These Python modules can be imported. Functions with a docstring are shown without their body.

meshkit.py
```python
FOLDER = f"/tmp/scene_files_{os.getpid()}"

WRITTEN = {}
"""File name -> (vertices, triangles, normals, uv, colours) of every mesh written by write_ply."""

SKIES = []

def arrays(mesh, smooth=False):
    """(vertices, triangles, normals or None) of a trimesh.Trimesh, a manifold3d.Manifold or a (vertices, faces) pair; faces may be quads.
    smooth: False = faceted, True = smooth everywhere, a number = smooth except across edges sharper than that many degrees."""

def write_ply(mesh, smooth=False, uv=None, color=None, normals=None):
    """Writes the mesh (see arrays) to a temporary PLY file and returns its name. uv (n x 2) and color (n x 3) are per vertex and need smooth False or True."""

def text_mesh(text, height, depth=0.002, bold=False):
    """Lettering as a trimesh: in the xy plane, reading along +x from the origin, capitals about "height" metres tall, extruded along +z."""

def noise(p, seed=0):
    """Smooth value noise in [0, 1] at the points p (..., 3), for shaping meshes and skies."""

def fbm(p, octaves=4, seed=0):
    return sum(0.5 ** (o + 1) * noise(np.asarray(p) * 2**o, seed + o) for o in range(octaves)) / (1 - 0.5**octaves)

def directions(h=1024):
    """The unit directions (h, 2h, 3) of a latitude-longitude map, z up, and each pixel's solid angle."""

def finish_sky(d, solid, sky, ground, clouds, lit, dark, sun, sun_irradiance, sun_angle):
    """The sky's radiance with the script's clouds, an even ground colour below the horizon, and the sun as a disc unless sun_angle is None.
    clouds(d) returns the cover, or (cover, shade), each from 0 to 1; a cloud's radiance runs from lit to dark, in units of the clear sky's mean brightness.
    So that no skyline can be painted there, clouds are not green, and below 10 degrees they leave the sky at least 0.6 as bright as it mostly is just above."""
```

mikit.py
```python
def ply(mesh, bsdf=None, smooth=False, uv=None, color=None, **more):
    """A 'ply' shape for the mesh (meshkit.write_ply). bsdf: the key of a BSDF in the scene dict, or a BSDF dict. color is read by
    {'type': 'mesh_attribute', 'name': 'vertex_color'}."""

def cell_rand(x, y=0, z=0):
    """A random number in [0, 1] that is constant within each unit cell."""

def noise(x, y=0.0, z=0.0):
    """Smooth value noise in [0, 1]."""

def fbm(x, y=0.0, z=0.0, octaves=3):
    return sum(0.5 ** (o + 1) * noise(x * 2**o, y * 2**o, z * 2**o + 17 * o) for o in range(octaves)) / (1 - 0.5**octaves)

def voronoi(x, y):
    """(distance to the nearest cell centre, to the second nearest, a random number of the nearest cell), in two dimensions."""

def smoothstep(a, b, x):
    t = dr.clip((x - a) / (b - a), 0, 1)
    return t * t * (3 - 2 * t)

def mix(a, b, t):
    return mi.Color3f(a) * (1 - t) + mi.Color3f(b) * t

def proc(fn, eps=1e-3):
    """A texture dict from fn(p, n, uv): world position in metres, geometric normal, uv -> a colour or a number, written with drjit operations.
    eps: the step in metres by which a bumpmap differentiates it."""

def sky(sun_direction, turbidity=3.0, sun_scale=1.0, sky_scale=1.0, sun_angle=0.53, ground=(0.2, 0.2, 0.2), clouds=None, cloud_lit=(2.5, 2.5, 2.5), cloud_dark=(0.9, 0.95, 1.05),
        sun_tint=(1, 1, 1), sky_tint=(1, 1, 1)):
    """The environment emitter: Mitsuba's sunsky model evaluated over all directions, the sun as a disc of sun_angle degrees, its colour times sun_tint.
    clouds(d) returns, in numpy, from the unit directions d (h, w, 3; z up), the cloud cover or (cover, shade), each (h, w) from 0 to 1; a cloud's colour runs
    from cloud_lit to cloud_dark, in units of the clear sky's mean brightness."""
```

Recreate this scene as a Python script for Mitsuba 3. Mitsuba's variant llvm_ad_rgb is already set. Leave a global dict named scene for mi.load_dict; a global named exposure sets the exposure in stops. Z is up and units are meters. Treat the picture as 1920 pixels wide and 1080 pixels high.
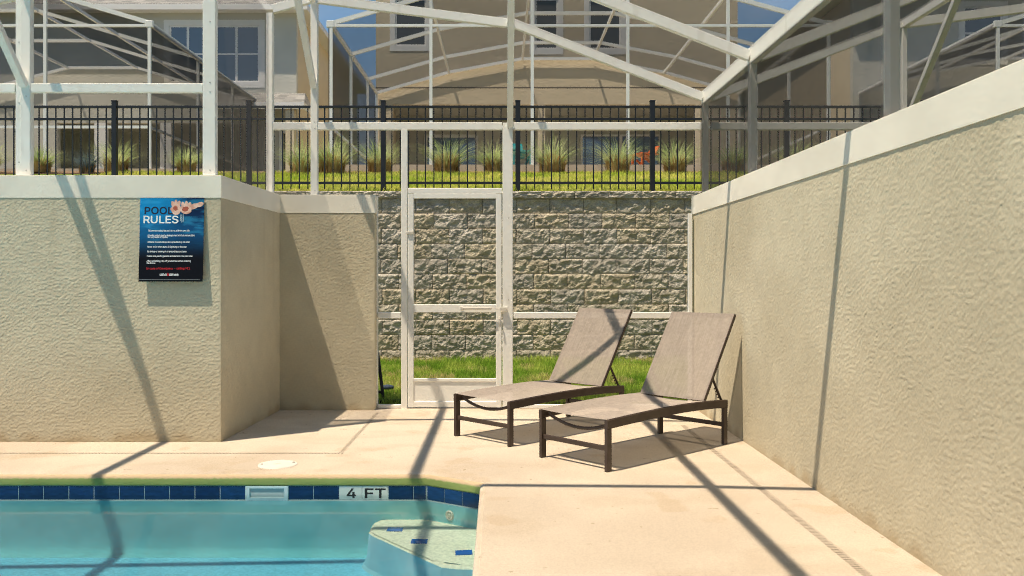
import math, random
import numpy as np, trimesh, drjit as dr, mitsuba as mi
import mikit, meshkit
from mikit import proc, noise, fbm, voronoi, smoothstep, mix, cell_rand
from shapely.geometry import Polygon, box as sbox
T = mi.ScalarTransform4f
rng = np.random.default_rng(7)
scene, labels = {}, {}

# ------------------------------------------------------------------ camera, sky, exposure
H = 1.21
scene['camera'] = {'type': 'perspective', 'fov_axis': 'x', 'fov': 2 * math.degrees(math.atan(960 / 1600)),
                   'principal_point_offset_x': -(938 - 960) / 1920, 'principal_point_offset_y': -(519 - 540) / 1080,
                   'near_clip': 0.05, 'far_clip': 2000.0,
                   'to_world': T().look_at(origin=[0, 0, H], target=[0, 1, H], up=[0, 0, 1])}
SUN = (-0.318, -0.225, 1.0)


def wisps(d):
    p = d / np.maximum(d[..., 2:3], 0.06) * 1.3
    n = meshkit.fbm(p * np.array([1.0, 0.6, 0.0]) + 3.1, 5)
    return np.clip((n - 0.52) * 1.2, 0, 0.16), np.full(n.shape, 0.1)


scene['sky'] = mikit.sky(SUN, turbidity=2.6, clouds=wisps, sky_scale=0.82, sky_tint=(1.06, 1.08, 0.98))
exposure = 2.1


# ------------------------------------------------------------------ materials
def C(r, g, b):
    return {'type': 'rgb', 'value': [r, g, b]}


def tex(fn):
    return proc(fn)


def principled(name, col, rough=0.6, **kw):
    d = {'type': 'principled', 'base_color': C(*col) if isinstance(col, tuple) else col, 'roughness': rough}
    d.update(kw)
    scene[name] = {'type': 'twosided', 'b': d}


def bumped(name, col, rough, fn, scale, eps=2e-3, **kw):
    d = {'type': 'principled', 'base_color': C(*col) if isinstance(col, tuple) else col, 'roughness': rough}
    d.update(kw)
    scene[name] = {'type': 'bumpmap', 'arbitrary': proc(fn, eps), 'scale': scale, 'b': {'type': 'twosided', 'b': d}}


def varied(c0, c1, f, oct=3):
    return tex(lambda p, n, uv: mix(c0, c1, smoothstep(0.3, 0.7, fbm(p.x * f, p.y * f, p.z * f, oct))))


def stucco_h(p, n, uv):
    k = 0.7 * noise(p.x * 31, p.y * 31, p.z * 31)
    a = noise(p.x * 88 + k, p.y * 88 - k, p.z * 88 + k)
    b = noise(p.x * 165, p.y * 165, p.z * 165 + k)
    worn = 0.75 + 0.4 * smoothstep(0.3, 0.7, fbm(p.x * 2.3, p.y * 2.3, p.z * 2.3, 2))     # flatter and rougher trowel patches
    return (smoothstep(0.35, 0.8, a) + 0.55 * smoothstep(0.3, 0.8, b)) * worn


def stucco_c(p, n, uv):
    a = fbm(p.x * 1.1, p.y * 1.1, p.z * 1.1, 3)
    c = mix((0.475, 0.43, 0.315), (0.545, 0.50, 0.375), smoothstep(0.3, 0.7, a))
    c = c * (0.93 + 0.14 * fbm(p.x * 7, p.y * 7, p.z * 5, 2))
    g = noise(p.x * 120, p.y * 120, p.z * 120)
    c = c * (0.93 + 0.14 * g)
    foot = smoothstep(0.11, 0.0, p.z + 0.12 * noise(p.x * 9, p.y * 9, p.z * 4) - 0.04)   # splash dirt at the foot
    run = smoothstep(0.60, 0.80, fbm(p.x * 11, p.y * 11, p.z * 0.7, 3)) * smoothstep(0.9, 1.75, p.z + 0.3 * noise(p.x * 5, p.y * 5, 2))
    c = mix(c, (0.36, 0.32, 0.22), 0.22 * run)
    return mix(c, (0.36, 0.28, 0.17), foot * 0.65)


bumped('stucco', tex(stucco_c), 0.95, stucco_h, 0.0006, 1.5e-3, specular=0.15)
bumped('cap_paint', varied((0.74, 0.71, 0.615), (0.81, 0.78, 0.68), 3.0), 0.75,
       lambda p, n, uv: fbm(p.x * 70, p.y * 70, p.z * 70, 2), 0.0012, specular=0.2)


def deck_c(p, n, uv):
    a = fbm(p.x * 1.1, p.y * 1.1, 3.0, 4)
    c = mix((0.415, 0.352, 0.275), (0.48, 0.414, 0.328), smoothstep(0.3, 0.7, a))
    s = smoothstep(0.66, 0.78, fbm(p.x * 4.5, p.y * 4.5, 9.0, 3))
    c = mix(c, (0.36, 0.27, 0.17), 0.35 * s)
    w = smoothstep(0.50, 0.56, fbm(p.x * 0.8 + 4, p.y * 1.2, 6.0, 4)) * smoothstep(0.64, 0.57, fbm(p.x * 0.8 + 4, p.y * 1.2, 6.0, 4))
    c = mix(c, (0.36, 0.29, 0.205), 0.28 * w)
    k = noise(p.x * 170, p.y * 170, 0)
    spots = smoothstep(0.955, 0.98, noise(p.x * 22, p.y * 22, 5))
    return mix(c * (0.92 + 0.16 * k), (0.24, 0.18, 0.11), 0.55 * spots)


bumped('deck_coat', tex(deck_c), 0.8, lambda p, n, uv: fbm(p.x * 90, p.y * 90, 0, 2), 0.0009, specular=0.2)


def coping_c(p, n, uv):
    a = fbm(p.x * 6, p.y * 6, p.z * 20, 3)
    c = mix((0.17, 0.25, 0.07), (0.29, 0.36, 0.12), a)  # mottled green on the face, deck tone towards the rounded top
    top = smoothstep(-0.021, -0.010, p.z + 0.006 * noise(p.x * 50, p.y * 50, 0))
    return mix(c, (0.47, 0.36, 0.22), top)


bumped('coping_coat', tex(coping_c), 0.85, lambda p, n, uv: fbm(p.x * 80, p.y * 80, p.z * 80, 2), 0.0015)


def alu_c(p, n, uv):
    a = fbm(p.x * 5, p.y * 5, p.z * 5, 3)
    s = smoothstep(0.62, 0.8, fbm(p.x * 14, p.y * 14, p.z * 3, 3))
    return mix(mix((0.79, 0.785, 0.735), (0.85, 0.845, 0.80), a), (0.60, 0.57, 0.49), 0.3 * s)


principled('white_aluminum', tex(alu_c), 0.42, specular=0.4)
principled('far_white', (0.74, 0.76, 0.76), 0.5)
principled('brown_aluminum', varied((0.040, 0.026, 0.020), (0.055, 0.038, 0.030), 12), 0.38, specular=0.5)
principled('black_aluminum', varied((0.010, 0.013, 0.018), (0.016, 0.020, 0.026), 6), 0.4)
principled('black_plastic', (0.015, 0.015, 0.017), 0.45)
principled('white_plastic', (0.60, 0.57, 0.50), 0.5)
principled('pale_plastic', (0.55, 0.70, 0.74), 0.35)
principled('grey_metal', (0.35, 0.34, 0.32), 0.35, metallic=0.8)


def sling_c(p, n, uv):
    w, l = p.y * 0.737 - p.x * 0.676, p.x * 0.737 + p.y * 0.676
    a = fbm(p.x * 55, p.y * 55, p.z * 55, 2)
    b = fbm(w * 150, l * 8, p.z * 8, 2)
    c = mix((0.225, 0.19, 0.16), (0.40, 0.345, 0.295), 0.5 * a + 0.5 * b)
    return c


scene['sling_weave'] = {'type': 'mask', 'opacity': 0.86, 'b': {'type': 'twosided', 'b': {
    'type': 'principled', 'base_color': tex(sling_c), 'roughness': 0.75, 'specular': 0.2}}}
scene['screen_mesh'] = {'type': 'thindielectric', 'int_ior': 1.25, 'ext_ior': 1.0,
                        'specular_transmittance': C(0.91, 0.91, 0.90), 'specular_reflectance': C(0.02, 0.02, 0.02)}
scene['screen_mesh_far'] = {'type': 'thindielectric', 'int_ior': 1.3, 'ext_ior': 1.0,
                            'specular_transmittance': C(0.90, 0.905, 0.91), 'specular_reflectance': C(0.03, 0.03, 0.03)}
scene['weave_air'] = {'type': 'homogeneous', 'albedo': C(0.09, 0.09, 0.088), 'sigma_t': 17.0}
scene['slab_skin'] = {'type': 'null'}
scene['screen_mesh_roof'] = {'type': 'thindielectric', 'int_ior': 1.45, 'ext_ior': 1.0,
                             'specular_transmittance': C(0.78, 0.78, 0.78), 'specular_reflectance': C(0.03, 0.03, 0.03)}
scene['water_surface'] = {'type': 'thindielectric', 'int_ior': 1.33, 'ext_ior': 1.0,
                          'specular_transmittance': C(0.92, 0.96, 0.96), 'specular_reflectance': C(0.36, 0.36, 0.36)}
scene['water_body'] = {'type': 'homogeneous', 'albedo': C(0.05, 0.12, 0.14), 'scale': 2.0, 'sigma_t': {'type': 'rgb', 'value': [0.38, 0.19, 0.17]}}


def block_c(c0, c1, k):
    def fn(p, n, uv):
        a = fbm(p.x * 9 + k, p.y * 9, p.z * 9, 3)
        b = noise(p.x * 95, p.y * 95, p.z * 95)
        c = mix(c0, c1, smoothstep(0.3, 0.7, a)) * (0.62 + 0.72 * b) * mi.Color3f(1.05, 1.07, 1.13)
        return c
    return tex(fn)


for i, (c0, c1) in enumerate([((0.38, 0.335, 0.25), (0.52, 0.465, 0.36)), ((0.40, 0.36, 0.285), (0.54, 0.49, 0.40)),
                              ((0.36, 0.325, 0.26), (0.49, 0.445, 0.36)), ((0.41, 0.35, 0.245), (0.55, 0.48, 0.345))]):
    bumped(f'split_block_{i}', block_c(c0, c1, 7.3 * i), 0.95,
           lambda p, n, uv: fbm(p.x * 70, p.y * 70, p.z * 70, 3), 0.019, 3e-3, specular=0.1)
principled('joint_dark', (0.12, 0.105, 0.08), 0.95)
principled('block_smooth', (0.38, 0.34, 0.27), 0.9)


def soil_c(p, n, uv):
    a = fbm(p.x * 2.2, p.y * 2.2, 1.0, 4)
    return mix((0.10, 0.14, 0.03), (0.22, 0.19, 0.075), smoothstep(0.42, 0.68, a)) * (0.8 + 0.4 * noise(p.x * 60, p.y * 60, 0))


principled('lawn_soil', tex(soil_c), 0.95, specular=0.1)


def leaf(name, c0, c1, f=3.0):
    t = varied(c0, c1, f)
    scene[name] = {'type': 'principledthin', 'base_color': t, 'roughness': 0.5, 'diff_trans': 0.7, 'spec_trans': 0.0}


scene['grass_blade'] = {'type': 'principledthin', 'roughness': 0.5, 'diff_trans': 0.9, 'spec_trans': 0.0, 'base_color': tex(lambda p, n, uv: mix(
    mix((0.24, 0.42, 0.05), (0.50, 0.62, 0.13), smoothstep(0.35, 0.65, fbm(p.x * 2.3, p.y * 2.3, 1.0, 3))), (0.66, 0.58, 0.26), smoothstep(0.62, 0.74, fbm(p.x * 3.1 + 9, p.y * 3.1, 4.0, 3))) * (0.75 + 0.5 * cell_rand(p.x * 60, p.y * 60, 1)))}
leaf('upper_grass_blade', (0.50, 0.62, 0.07), (0.80, 0.78, 0.20), 1.4)
leaf('clump_green', (0.36, 0.48, 0.18), (0.66, 0.72, 0.40), 4)
leaf('clump_blue', (0.10, 0.16, 0.17), (0.16, 0.22, 0.25), 4)
leaf('clump_straw', (0.40, 0.24, 0.10), (0.70, 0.50, 0.22), 6)
principled('mulch', varied((0.10, 0.06, 0.035), (0.22, 0.15, 0.09), 9), 0.95)

# houses
bumped('house_tan', varied((0.57, 0.50, 0.375), (0.63, 0.555, 0.42), 0.7), 0.9,
       lambda p, n, uv: fbm(p.x * 20, p.y * 20, p.z * 20, 3), 0.01, 8e-3, specular=0.1)
bumped('house_grey', varied((0.50, 0.50, 0.45), (0.56, 0.555, 0.50), 0.7), 0.9,
       lambda p, n, uv: fbm(p.x * 20, p.y * 20, p.z * 20, 3), 0.01, 8e-3, specular=0.1)
principled('house_trim', (0.74, 0.74, 0.72), 0.6)
principled('porch_dark', (0.16, 0.14, 0.115), 0.8)
bumped('shingle', tex(lambda p, n, uv: mix((0.14, 0.14, 0.135), (0.26, 0.255, 0.24), cell_rand(p.x * 3.3, p.z * 9, p.y * 3.3))), 0.95,
       lambda p, n, uv: fbm(p.x * 12, p.y * 12, p.z * 12, 2), 0.01, 8e-3)
scene['window_glass'] = {'type': 'twosided', 'b': {'type': 'principled', 'base_color': C(0.05, 0.06, 0.07), 'roughness': 0.06, 'eta': 2.3}}
scene['window_glass_grey'] = {'type': 'twosided', 'b': {'type': 'principled', 'base_color': C(0.11, 0.118, 0.118), 'roughness': 0.12, 'eta': 1.6}}
principled('slab', (0.46, 0.40, 0.32), 0.85)
principled('teal_plastic', (0.03, 0.34, 0.36), 0.4)
principled('orange_plastic', (0.60, 0.11, 0.02), 0.45)
principled('navy_cloth', (0.03, 0.05, 0.09), 0.8)

# pool
def plaster_c(p, n, uv):
    a = fbm(p.x * 3, p.y * 3, p.z * 3, 3)
    k = noise(p.x * 90, p.y * 90, p.z * 90)
    return mix((0.20, 0.53, 0.72), (0.27, 0.61, 0.79), a) * (0.86 + 0.25 * k)


principled('plaster_blue', tex(plaster_c), 0.7)
principled('plaster_wall', varied((0.21, 0.53, 0.57), (0.28, 0.60, 0.64), 5), 0.8)
principled('plaster_pale', tex(lambda p, n, uv: mix((0.74, 0.65, 0.50), (0.82, 0.73, 0.57), fbm(p.x * 6, p.y * 6, p.z * 6, 3)) * (0.85 + 0.25 * noise(p.x * 90, p.y * 90, 0))), 0.7)
for i, c in enumerate([(0.006, 0.030, 0.115), (0.008, 0.040, 0.14), (0.005, 0.024, 0.095)]):
    principled(f'tile_blue_{i}', tex(lambda p, n, uv, c=c: mi.Color3f(c) * (0.6 + 0.9 * fbm(p.x * 25, p.y * 25, p.z * 70, 3))), 0.15, specular=0.6)
principled('plaster_riser_shaded', varied((0.34, 0.52, 0.60), (0.42, 0.60, 0.67), 5), 0.8)  # bluer copy of the bench plaster; shade of deeper water put into its colour
principled('trim_tile_blue', (0.01, 0.10, 0.42), 0.2)
principled('tile_white', (0.62, 0.70, 0.68), 0.2)
principled('grout', (0.36, 0.46, 0.48), 0.7)

# sign
def sign_c(p, n, uv):
    z = (p.z - 1.175) / 0.61
    x = (p.x + 2.632) / 0.467
    top = mix((0.008, 0.26, 0.60), (0.004, 0.02, 0.07), smoothstep(0.25, 0.85, x + 0.35 * (fbm(x * 5, z * 6, 0, 3) - 0.5) + 0.3 * (1 - z)))
    mid = mix(top, (0.006, 0.09, 0.24), smoothstep(0.85, 0.62, z) * 0.8)
    streak = smoothstep(0.55, 0.8, fbm(x * 4, z * 22, 2.0, 3)) * smoothstep(0.35, 0.6, z)
    mid = mix(mid, (0.05, 0.42, 0.75), 0.35 * streak)
    return mix(mid, (0.004, 0.005, 0.009), smoothstep(0.66, 0.26, z))


principled('sign_print', tex(sign_c), 0.45, specular=0.15)
principled('ink_white', (0.82, 0.86, 0.88), 0.4)
principled('ink_navy', (0.008, 0.016, 0.045), 0.4)
principled('ink_red', (0.60, 0.02, 0.03), 0.4)
principled('ink_skin', varied((0.62, 0.33, 0.24), (0.80, 0.56, 0.46), 40), 0.5)
principled('ink_rust', (0.40, 0.10, 0.06), 0.5)


# ------------------------------------------------------------------ mesh helpers
def key_for(base):
    if base not in scene and base not in labels:
        return base
    i = 1
    while f'{base}_{i:03d}' in scene or f'{base}_{i:03d}' in labels:
        i += 1
    return f'{base}_{i:03d}'


def thing(name, label, cat, group=None):
    k = key_for(name)
    labels[k] = {'label': label, 'category': cat}
    if group:
        labels[k]['group'] = group
    return k


class MB:
    def __init__(self):
        self.v, self.f, self.n = [], [], 0

    def add(self, v, f):
        v, f = np.asarray(v, float), np.asarray(f, int)
        if f.shape[1] == 4:
            f = np.vstack([f[:, [0, 1, 2]], f[:, [0, 2, 3]]])
        self.v.append(v); self.f.append(f + self.n); self.n += len(v)
        return self

    def mesh(self, m):
        return self.add(m.vertices, m.faces)

    def box(self, x0, x1, y0, y1, z0, z1, c=0.0):
        if c > 0:
            a = np.array([[x0, y0, z0], [x1, y1, z1]])
            pts = []
            for i in range(2):
                for j in range(2):
                    for k in range(2):
                        p = np.array([a[i, 0], a[j, 1], a[k, 2]])
                        s = np.array([1 - 2 * i, 1 - 2 * j, 1 - 2 * k]) * c
                        for e in range(3):
                            q = p + s; q[e] = p[e]; pts.append(q)
            h = trimesh.convex.convex_hull(np.array(pts))
            return self.add(h.vertices, h.faces)
        v = [[x, y, z] for x in (x0, x1) for y in (y0, y1) for z in (z0, z1)]
        return self.add(v, [[0, 1, 3, 2], [4, 6, 7, 5], [0, 4, 5, 1], [2, 3, 7, 6], [0, 2, 6, 4], [1, 5, 7, 3]])

    def bar(self, p, q, w, h, up=(0, 0, 1), c=0.004):
        """beam from p to q: w across, h along 'up'; chamfered edges"""
        p, q = np.asarray(p, float), np.asarray(q, float)
        d = (q - p) / np.linalg.norm(q - p)
        s = np.cross(d, up); s /= np.linalg.norm(s)
        t = np.cross(s, d)
        a, b = w / 2, h / 2
        pr = [(-a + c, -b), (a - c, -b), (a, -b + c), (a, b - c), (a - c, b), (-a + c, b), (-a, b - c), (-a, -b + c)] if c else [(-a, -b), (a, -b), (a, b), (-a, b)]
        n = len(pr)
        v = [e + s * x + t * y for e in (p, q) for x, y in pr]
        f = [[i, (i + 1) % n, n + (i + 1) % n] for i in range(n)] + [[i, n + (i + 1) % n, n + i] for i in range(n)]
        f += [[0, i + 1, i] for i in range(1, n - 1)] + [[n, n + i, n + i + 1] for i in range(1, n - 1)]
        return self.add(v, f)

    def quad(self, a, b, c, d):
        return self.add([a, b, c, d], [[0, 1, 2, 3]])

    def tube(self, pts, r, n=8):
        pts = np.asarray(pts, float)
        t = np.gradient(pts, axis=0); t /= np.linalg.norm(t, axis=1, keepdims=True)
        ref = np.where(np.abs(t[:, 2:3]) < 0.9, [[0, 0, 1.0]], [[1.0, 0, 0]])
        a = np.cross(t, ref); a /= np.linalg.norm(a, axis=1, keepdims=True)
        b = np.cross(t, a)
        an = np.arange(n) * 2 * np.pi / n
        v = (pts[:, None] + r * (np.cos(an)[None, :, None] * a[:, None] + np.sin(an)[None, :, None] * b[:, None])).reshape(-1, 3)
        f = []
        for i in range(len(pts) - 1):
            for j in range(n):
                f.append([i * n + j, (i + 1) * n + j, (i + 1) * n + (j + 1) % n, i * n + (j + 1) % n])
        f = np.array(f); f = np.vstack([f[:, [0, 1, 2]], f[:, [0, 2, 3]]])
        m = len(pts) - 1
        caps = [[0, j, j + 1] for j in range(1, n - 1)] + [[m * n, m * n + j + 1, m * n + j] for j in range(1, n - 1)]
        return self.add(v, np.vstack([f, caps]))

    def extrude(self, poly, z0, z1):
        m = trimesh.creation.extrude_polygon(poly, z1 - z0, engine='earcut')
        m.apply_translation([0, 0, z0])
        return self.mesh(m)

    def sheet(self, poly, z):
        v, f = trimesh.creation.triangulate_polygon(poly, engine='earcut')
        return self.add(np.column_stack([v, np.full(len(v), z)]), f)

    def out(self):
        return np.vstack(self.v), np.vstack(self.f)


FLIP = None     # set to a plane x for mirrored building


def put(key, mb, mat, smooth=False, **lab):
    v, f = mb.out() if isinstance(mb, MB) else mb
    if FLIP is not None:
        v = v.copy(); v[:, 0] = 2 * FLIP - v[:, 0]; f = f[:, ::-1]
    k = key_for(key)
    scene[k] = mikit.ply((v, f), mat, smooth)
    if lab:
        labels[k] = lab
    return k


def part(root, name, mb, mat, smooth=False, label=None):
    k = put(f'{root}__{name}', mb, mat, smooth)
    if label:
        labels[k] = {'label': label}
    return k


def sweep(path, prof):
    """prof: (offset to the right-hand side of the path, z); mitred. returns v, f"""
    path = np.asarray(path, float)
    d = np.diff(path, axis=0); d /= np.linalg.norm(d, axis=1, keepdims=True)
    nrm = np.column_stack([d[:, 1], -d[:, 0]])
    off = [nrm[0]]
    for i in range(1, len(path) - 1):
        m = nrm[i - 1] + nrm[i]; m /= np.linalg.norm(m)
        off.append(m / (m @ nrm[i]))
    off.append(nrm[-1])
    off = np.array(off)
    n = len(prof)
    v = np.array([[*(path[i] + off[i] * o), z] for i in range(len(path)) for o, z in prof])
    f = [[i * n + j, (i + 1) * n + j, (i + 1) * n + j + 1, i * n + j + 1] for i in range(len(path) - 1) for j in range(n - 1)]
    return v, np.array(f)


# ------------------------------------------------------------------ ground, deck, pool
ZW = -0.121
POOL = [(-11.0, 5.195), (-0.448, 5.195), (-0.118, 4.985), (-0.105, -2.0)]     # water is on the right-hand side of this path
pool_poly = Polygon(POOL + [(-11.0, -2.0)])
gnd = MB()
gnd.sheet(sbox(-400, -300, 400, 11.55).difference(sbox(-11.4, -2.4, 0.2, 5.6)), -0.03)
xs = [-400, 400]
prof = [(11.55, 2.30), (11.75, 2.36), (13.5, 2.62), (16.5, 3.2), (17.4, 3.34), (40, 3.36), (900, 3.36)]
gv = [[x, y, z] for y, z in prof for x in xs]
gnd.add(gv, [[2 * i, 2 * i + 1, 2 * i + 3, 2 * i + 2] for i in range(len(prof) - 1)])
put('ground', gnd, 'lawn_soil', kind='structure', label='soil and short turf of the yards')


def hill_z(y):
    return np.interp(y, [p[0] for p in prof], [p[1] for p in prof])


drain_left = sbox(-11.0, 5.828, -1.075, 5.868)
drain_left2 = sbox(-1.11, 5.868, -1.075, 7.60)
drain_right = sbox(1.462, -1.0, 1.512, 6.95)
deck_poly = sbox(-12.0, -3.0, 1.85, 7.98).difference(pool_poly.buffer(0.03, join_style=2)).difference(drain_left).difference(drain_left2).difference(drain_right)
dk = MB().sheet(deck_poly, 0.0)
for g in (drain_left.union(drain_left2), drain_right):
    ring = list(g.exterior.coords)
    for a, b in zip(ring[:-1], ring[1:]):
        dk.quad([*a, 0], [*b, 0], [*b, -0.028], [*a, -0.028])
# front edge at the grass
dk.quad([-12, 7.98, 0], [1.85, 7.98, 0], [1.85, 7.98, -0.05], [-12, 7.98, -0.05])
put('pool_deck', dk, 'deck_coat', kind='structure', label='beige coated concrete pool deck')

for nm, lab, rects in (('deck_drain', 'slotted drain strip across the deck in front of the sign wall', [(-11.0, -1.075, 5.828, 5.868, 'x'), (-1.11, -1.075, 5.87, 7.6, 'y')]),
                       ('deck_drain', 'slotted drain strip along the deck beside the long right wall', [(1.462, 1.512, -1.0, 6.95, 'y')])):
    t = thing(nm, lab, 'drain')
    ch, br = MB(), MB()
    for x0, x1, y0, y1, ax in rects:
        ch.box(x0 + .0005, x1 - .0005, y0 + .0005, y1 - .0005, -0.0295, -0.026)
        e = 0.006
        if ax == 'x':
            br.box(x0 + .001, x1 - .001, y0 + .001, y0 + e, -0.024, -0.001); br.box(x0 + .001, x1 - .001, y1 - e, y1 - .001, -0.024, -0.001)
            for x in np.arange(x0 + 6.5, x1 - .01, 0.0225):
                br.box(x, x + .0125, y0 + e, y1 - e, -0.016, -0.002)
        else:
            br.box(x0 + .001, x0 + e, y0 + .001, y1 - .001, -0.024, -0.001); br.box(x1 - e, x1 - .001, y0 + .001, y1 - .001, -0.024, -0.001)
            for y in np.arange(max(y0, 1.5) + .005, y1 - .01, 0.0225):
                br.box(x0 + e, x1 - e, y, y + .0118, -0.016, -0.002)
    part(t, 'channel', ch, 'joint_dark')
    k = part(t, 'grate_bar', br, 'deck_coat')
    labels[k] = {'kind': 'stuff'}

# pool basin: the surface bends light in reality, so depths are as they look from the deck
pool = thing('swimming_pool', 'swimming pool with dark blue waterline tiles and a chamfered corner', 'swimming pool')
cop = [(-0.03, 0.0), (-0.020, -0.0010), (-0.011, -0.0045), (-0.004, -0.011), (0.0, -0.022), (0.0, -0.056), (-0.004, -0.061), (-0.06, -0.062)]
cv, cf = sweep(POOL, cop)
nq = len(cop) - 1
part(pool, 'coping', (cv, cf[:2 * nq]), 'coping_coat', 40, 'rounded deck edge with a green face')
part(pool, 'coping', (cv[2 * len(cop):], cf[2 * nq:] - 2 * len(cop)), 'deck_coat', 40, 'beige rounded deck edge on the right side of the pool')
part(pool, 'grout_band', sweep(POOL, [(-0.03, -0.0625), (-0.006, -0.064), (-0.006, -0.150), (0.0, -0.152), (0.0, -0.155)]), 'grout')
part(pool, 'basin_wall', sweep(POOL, [(0.0, -0.155), (0.0, -0.36), (0.012, -0.43), (0.035, -0.462), (0.08, -0.475)]), 'plaster_wall', True)
fl = MB().sheet(pool_poly.buffer(-0.06, join_style=2), -0.4751)
part(pool, 'basin_floor', fl, 'plaster_blue')
# corner bench
BZ = -0.268
bench = [(-0.105, 4.33), (-0.118, 4.985), (-0.448, 5.195), (-0.73, 5.195), (-0.765, 5.12), (-0.765, 4.96), (-0.735, 4.90), (-0.36, 4.44)]
bv = sweep([bench[3], bench[4], bench[5], bench[6], bench[7], (-0.30, 4.37), (-0.22, 4.345), (-0.100, 4.335)], [(0.0, BZ - 0.012), (-0.02, BZ - 0.002), (-0.035, BZ)])
bm = MB().add(*bv)
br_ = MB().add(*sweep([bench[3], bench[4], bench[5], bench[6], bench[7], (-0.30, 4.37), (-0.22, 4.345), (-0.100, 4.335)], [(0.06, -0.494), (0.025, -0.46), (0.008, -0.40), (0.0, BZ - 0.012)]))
bm.sheet(Polygon(bench).buffer(-0.01, join_style=2).union(Polygon([(-0.7, 5.0), (-0.30, 4.42), (-0.13, 4.40), (-0.118, 4.985), (-0.448, 5.194), (-0.7, 5.194)])), BZ - 0.0003)
part(pool, 'bench_riser', br_, 'plaster_riser_shaded', 30)
part(pool, 'corner_bench', bm, 'plaster_pale', 30, 'pale underwater bench in the pool corner')
for (cx, cy) in ((-0.615, 4.985), (-0.452, 4.76), (-0.195, 4.565)):
    q = MB()
    q.box(-0.045, 0.045, -0.022, 0.022, -0.002, 0.004, 0.001)
    v, f = q.out()
    a = math.atan2(-0.59, 0.585) if cx < -0.3 else 0.15
    a = {-0.615: -0.02, -0.452: 0.0, -0.195: 0.12}[cx]
    v = np.column_stack([v[:, 0] * math.cos(a) - v[:, 1] * math.sin(a) + cx, v[:, 0] * math.sin(a) + v[:, 1] * math.cos(a) * 1.6 + cy, v[:, 2] + BZ + .001])
    part(pool, 'trim_tile', (v, f), 'trim_tile_blue')
# waterline tiles (0.152 m pitch), skimmer mouth and depth marker on the far wall
PX = lambda px, y: (px - 938) / 1600 * y
yt = 5.195 + 0.0115
pitch = 47.3 / 1600 * 5.2
edges = [PX(790 - 47.3 * k, 5.205) for k in range(0, 22)]
skim = (PX(460, 5.2), PX(541, 5.2))
mark = (PX(636, 5.2), PX(728, 5.2))


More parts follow.
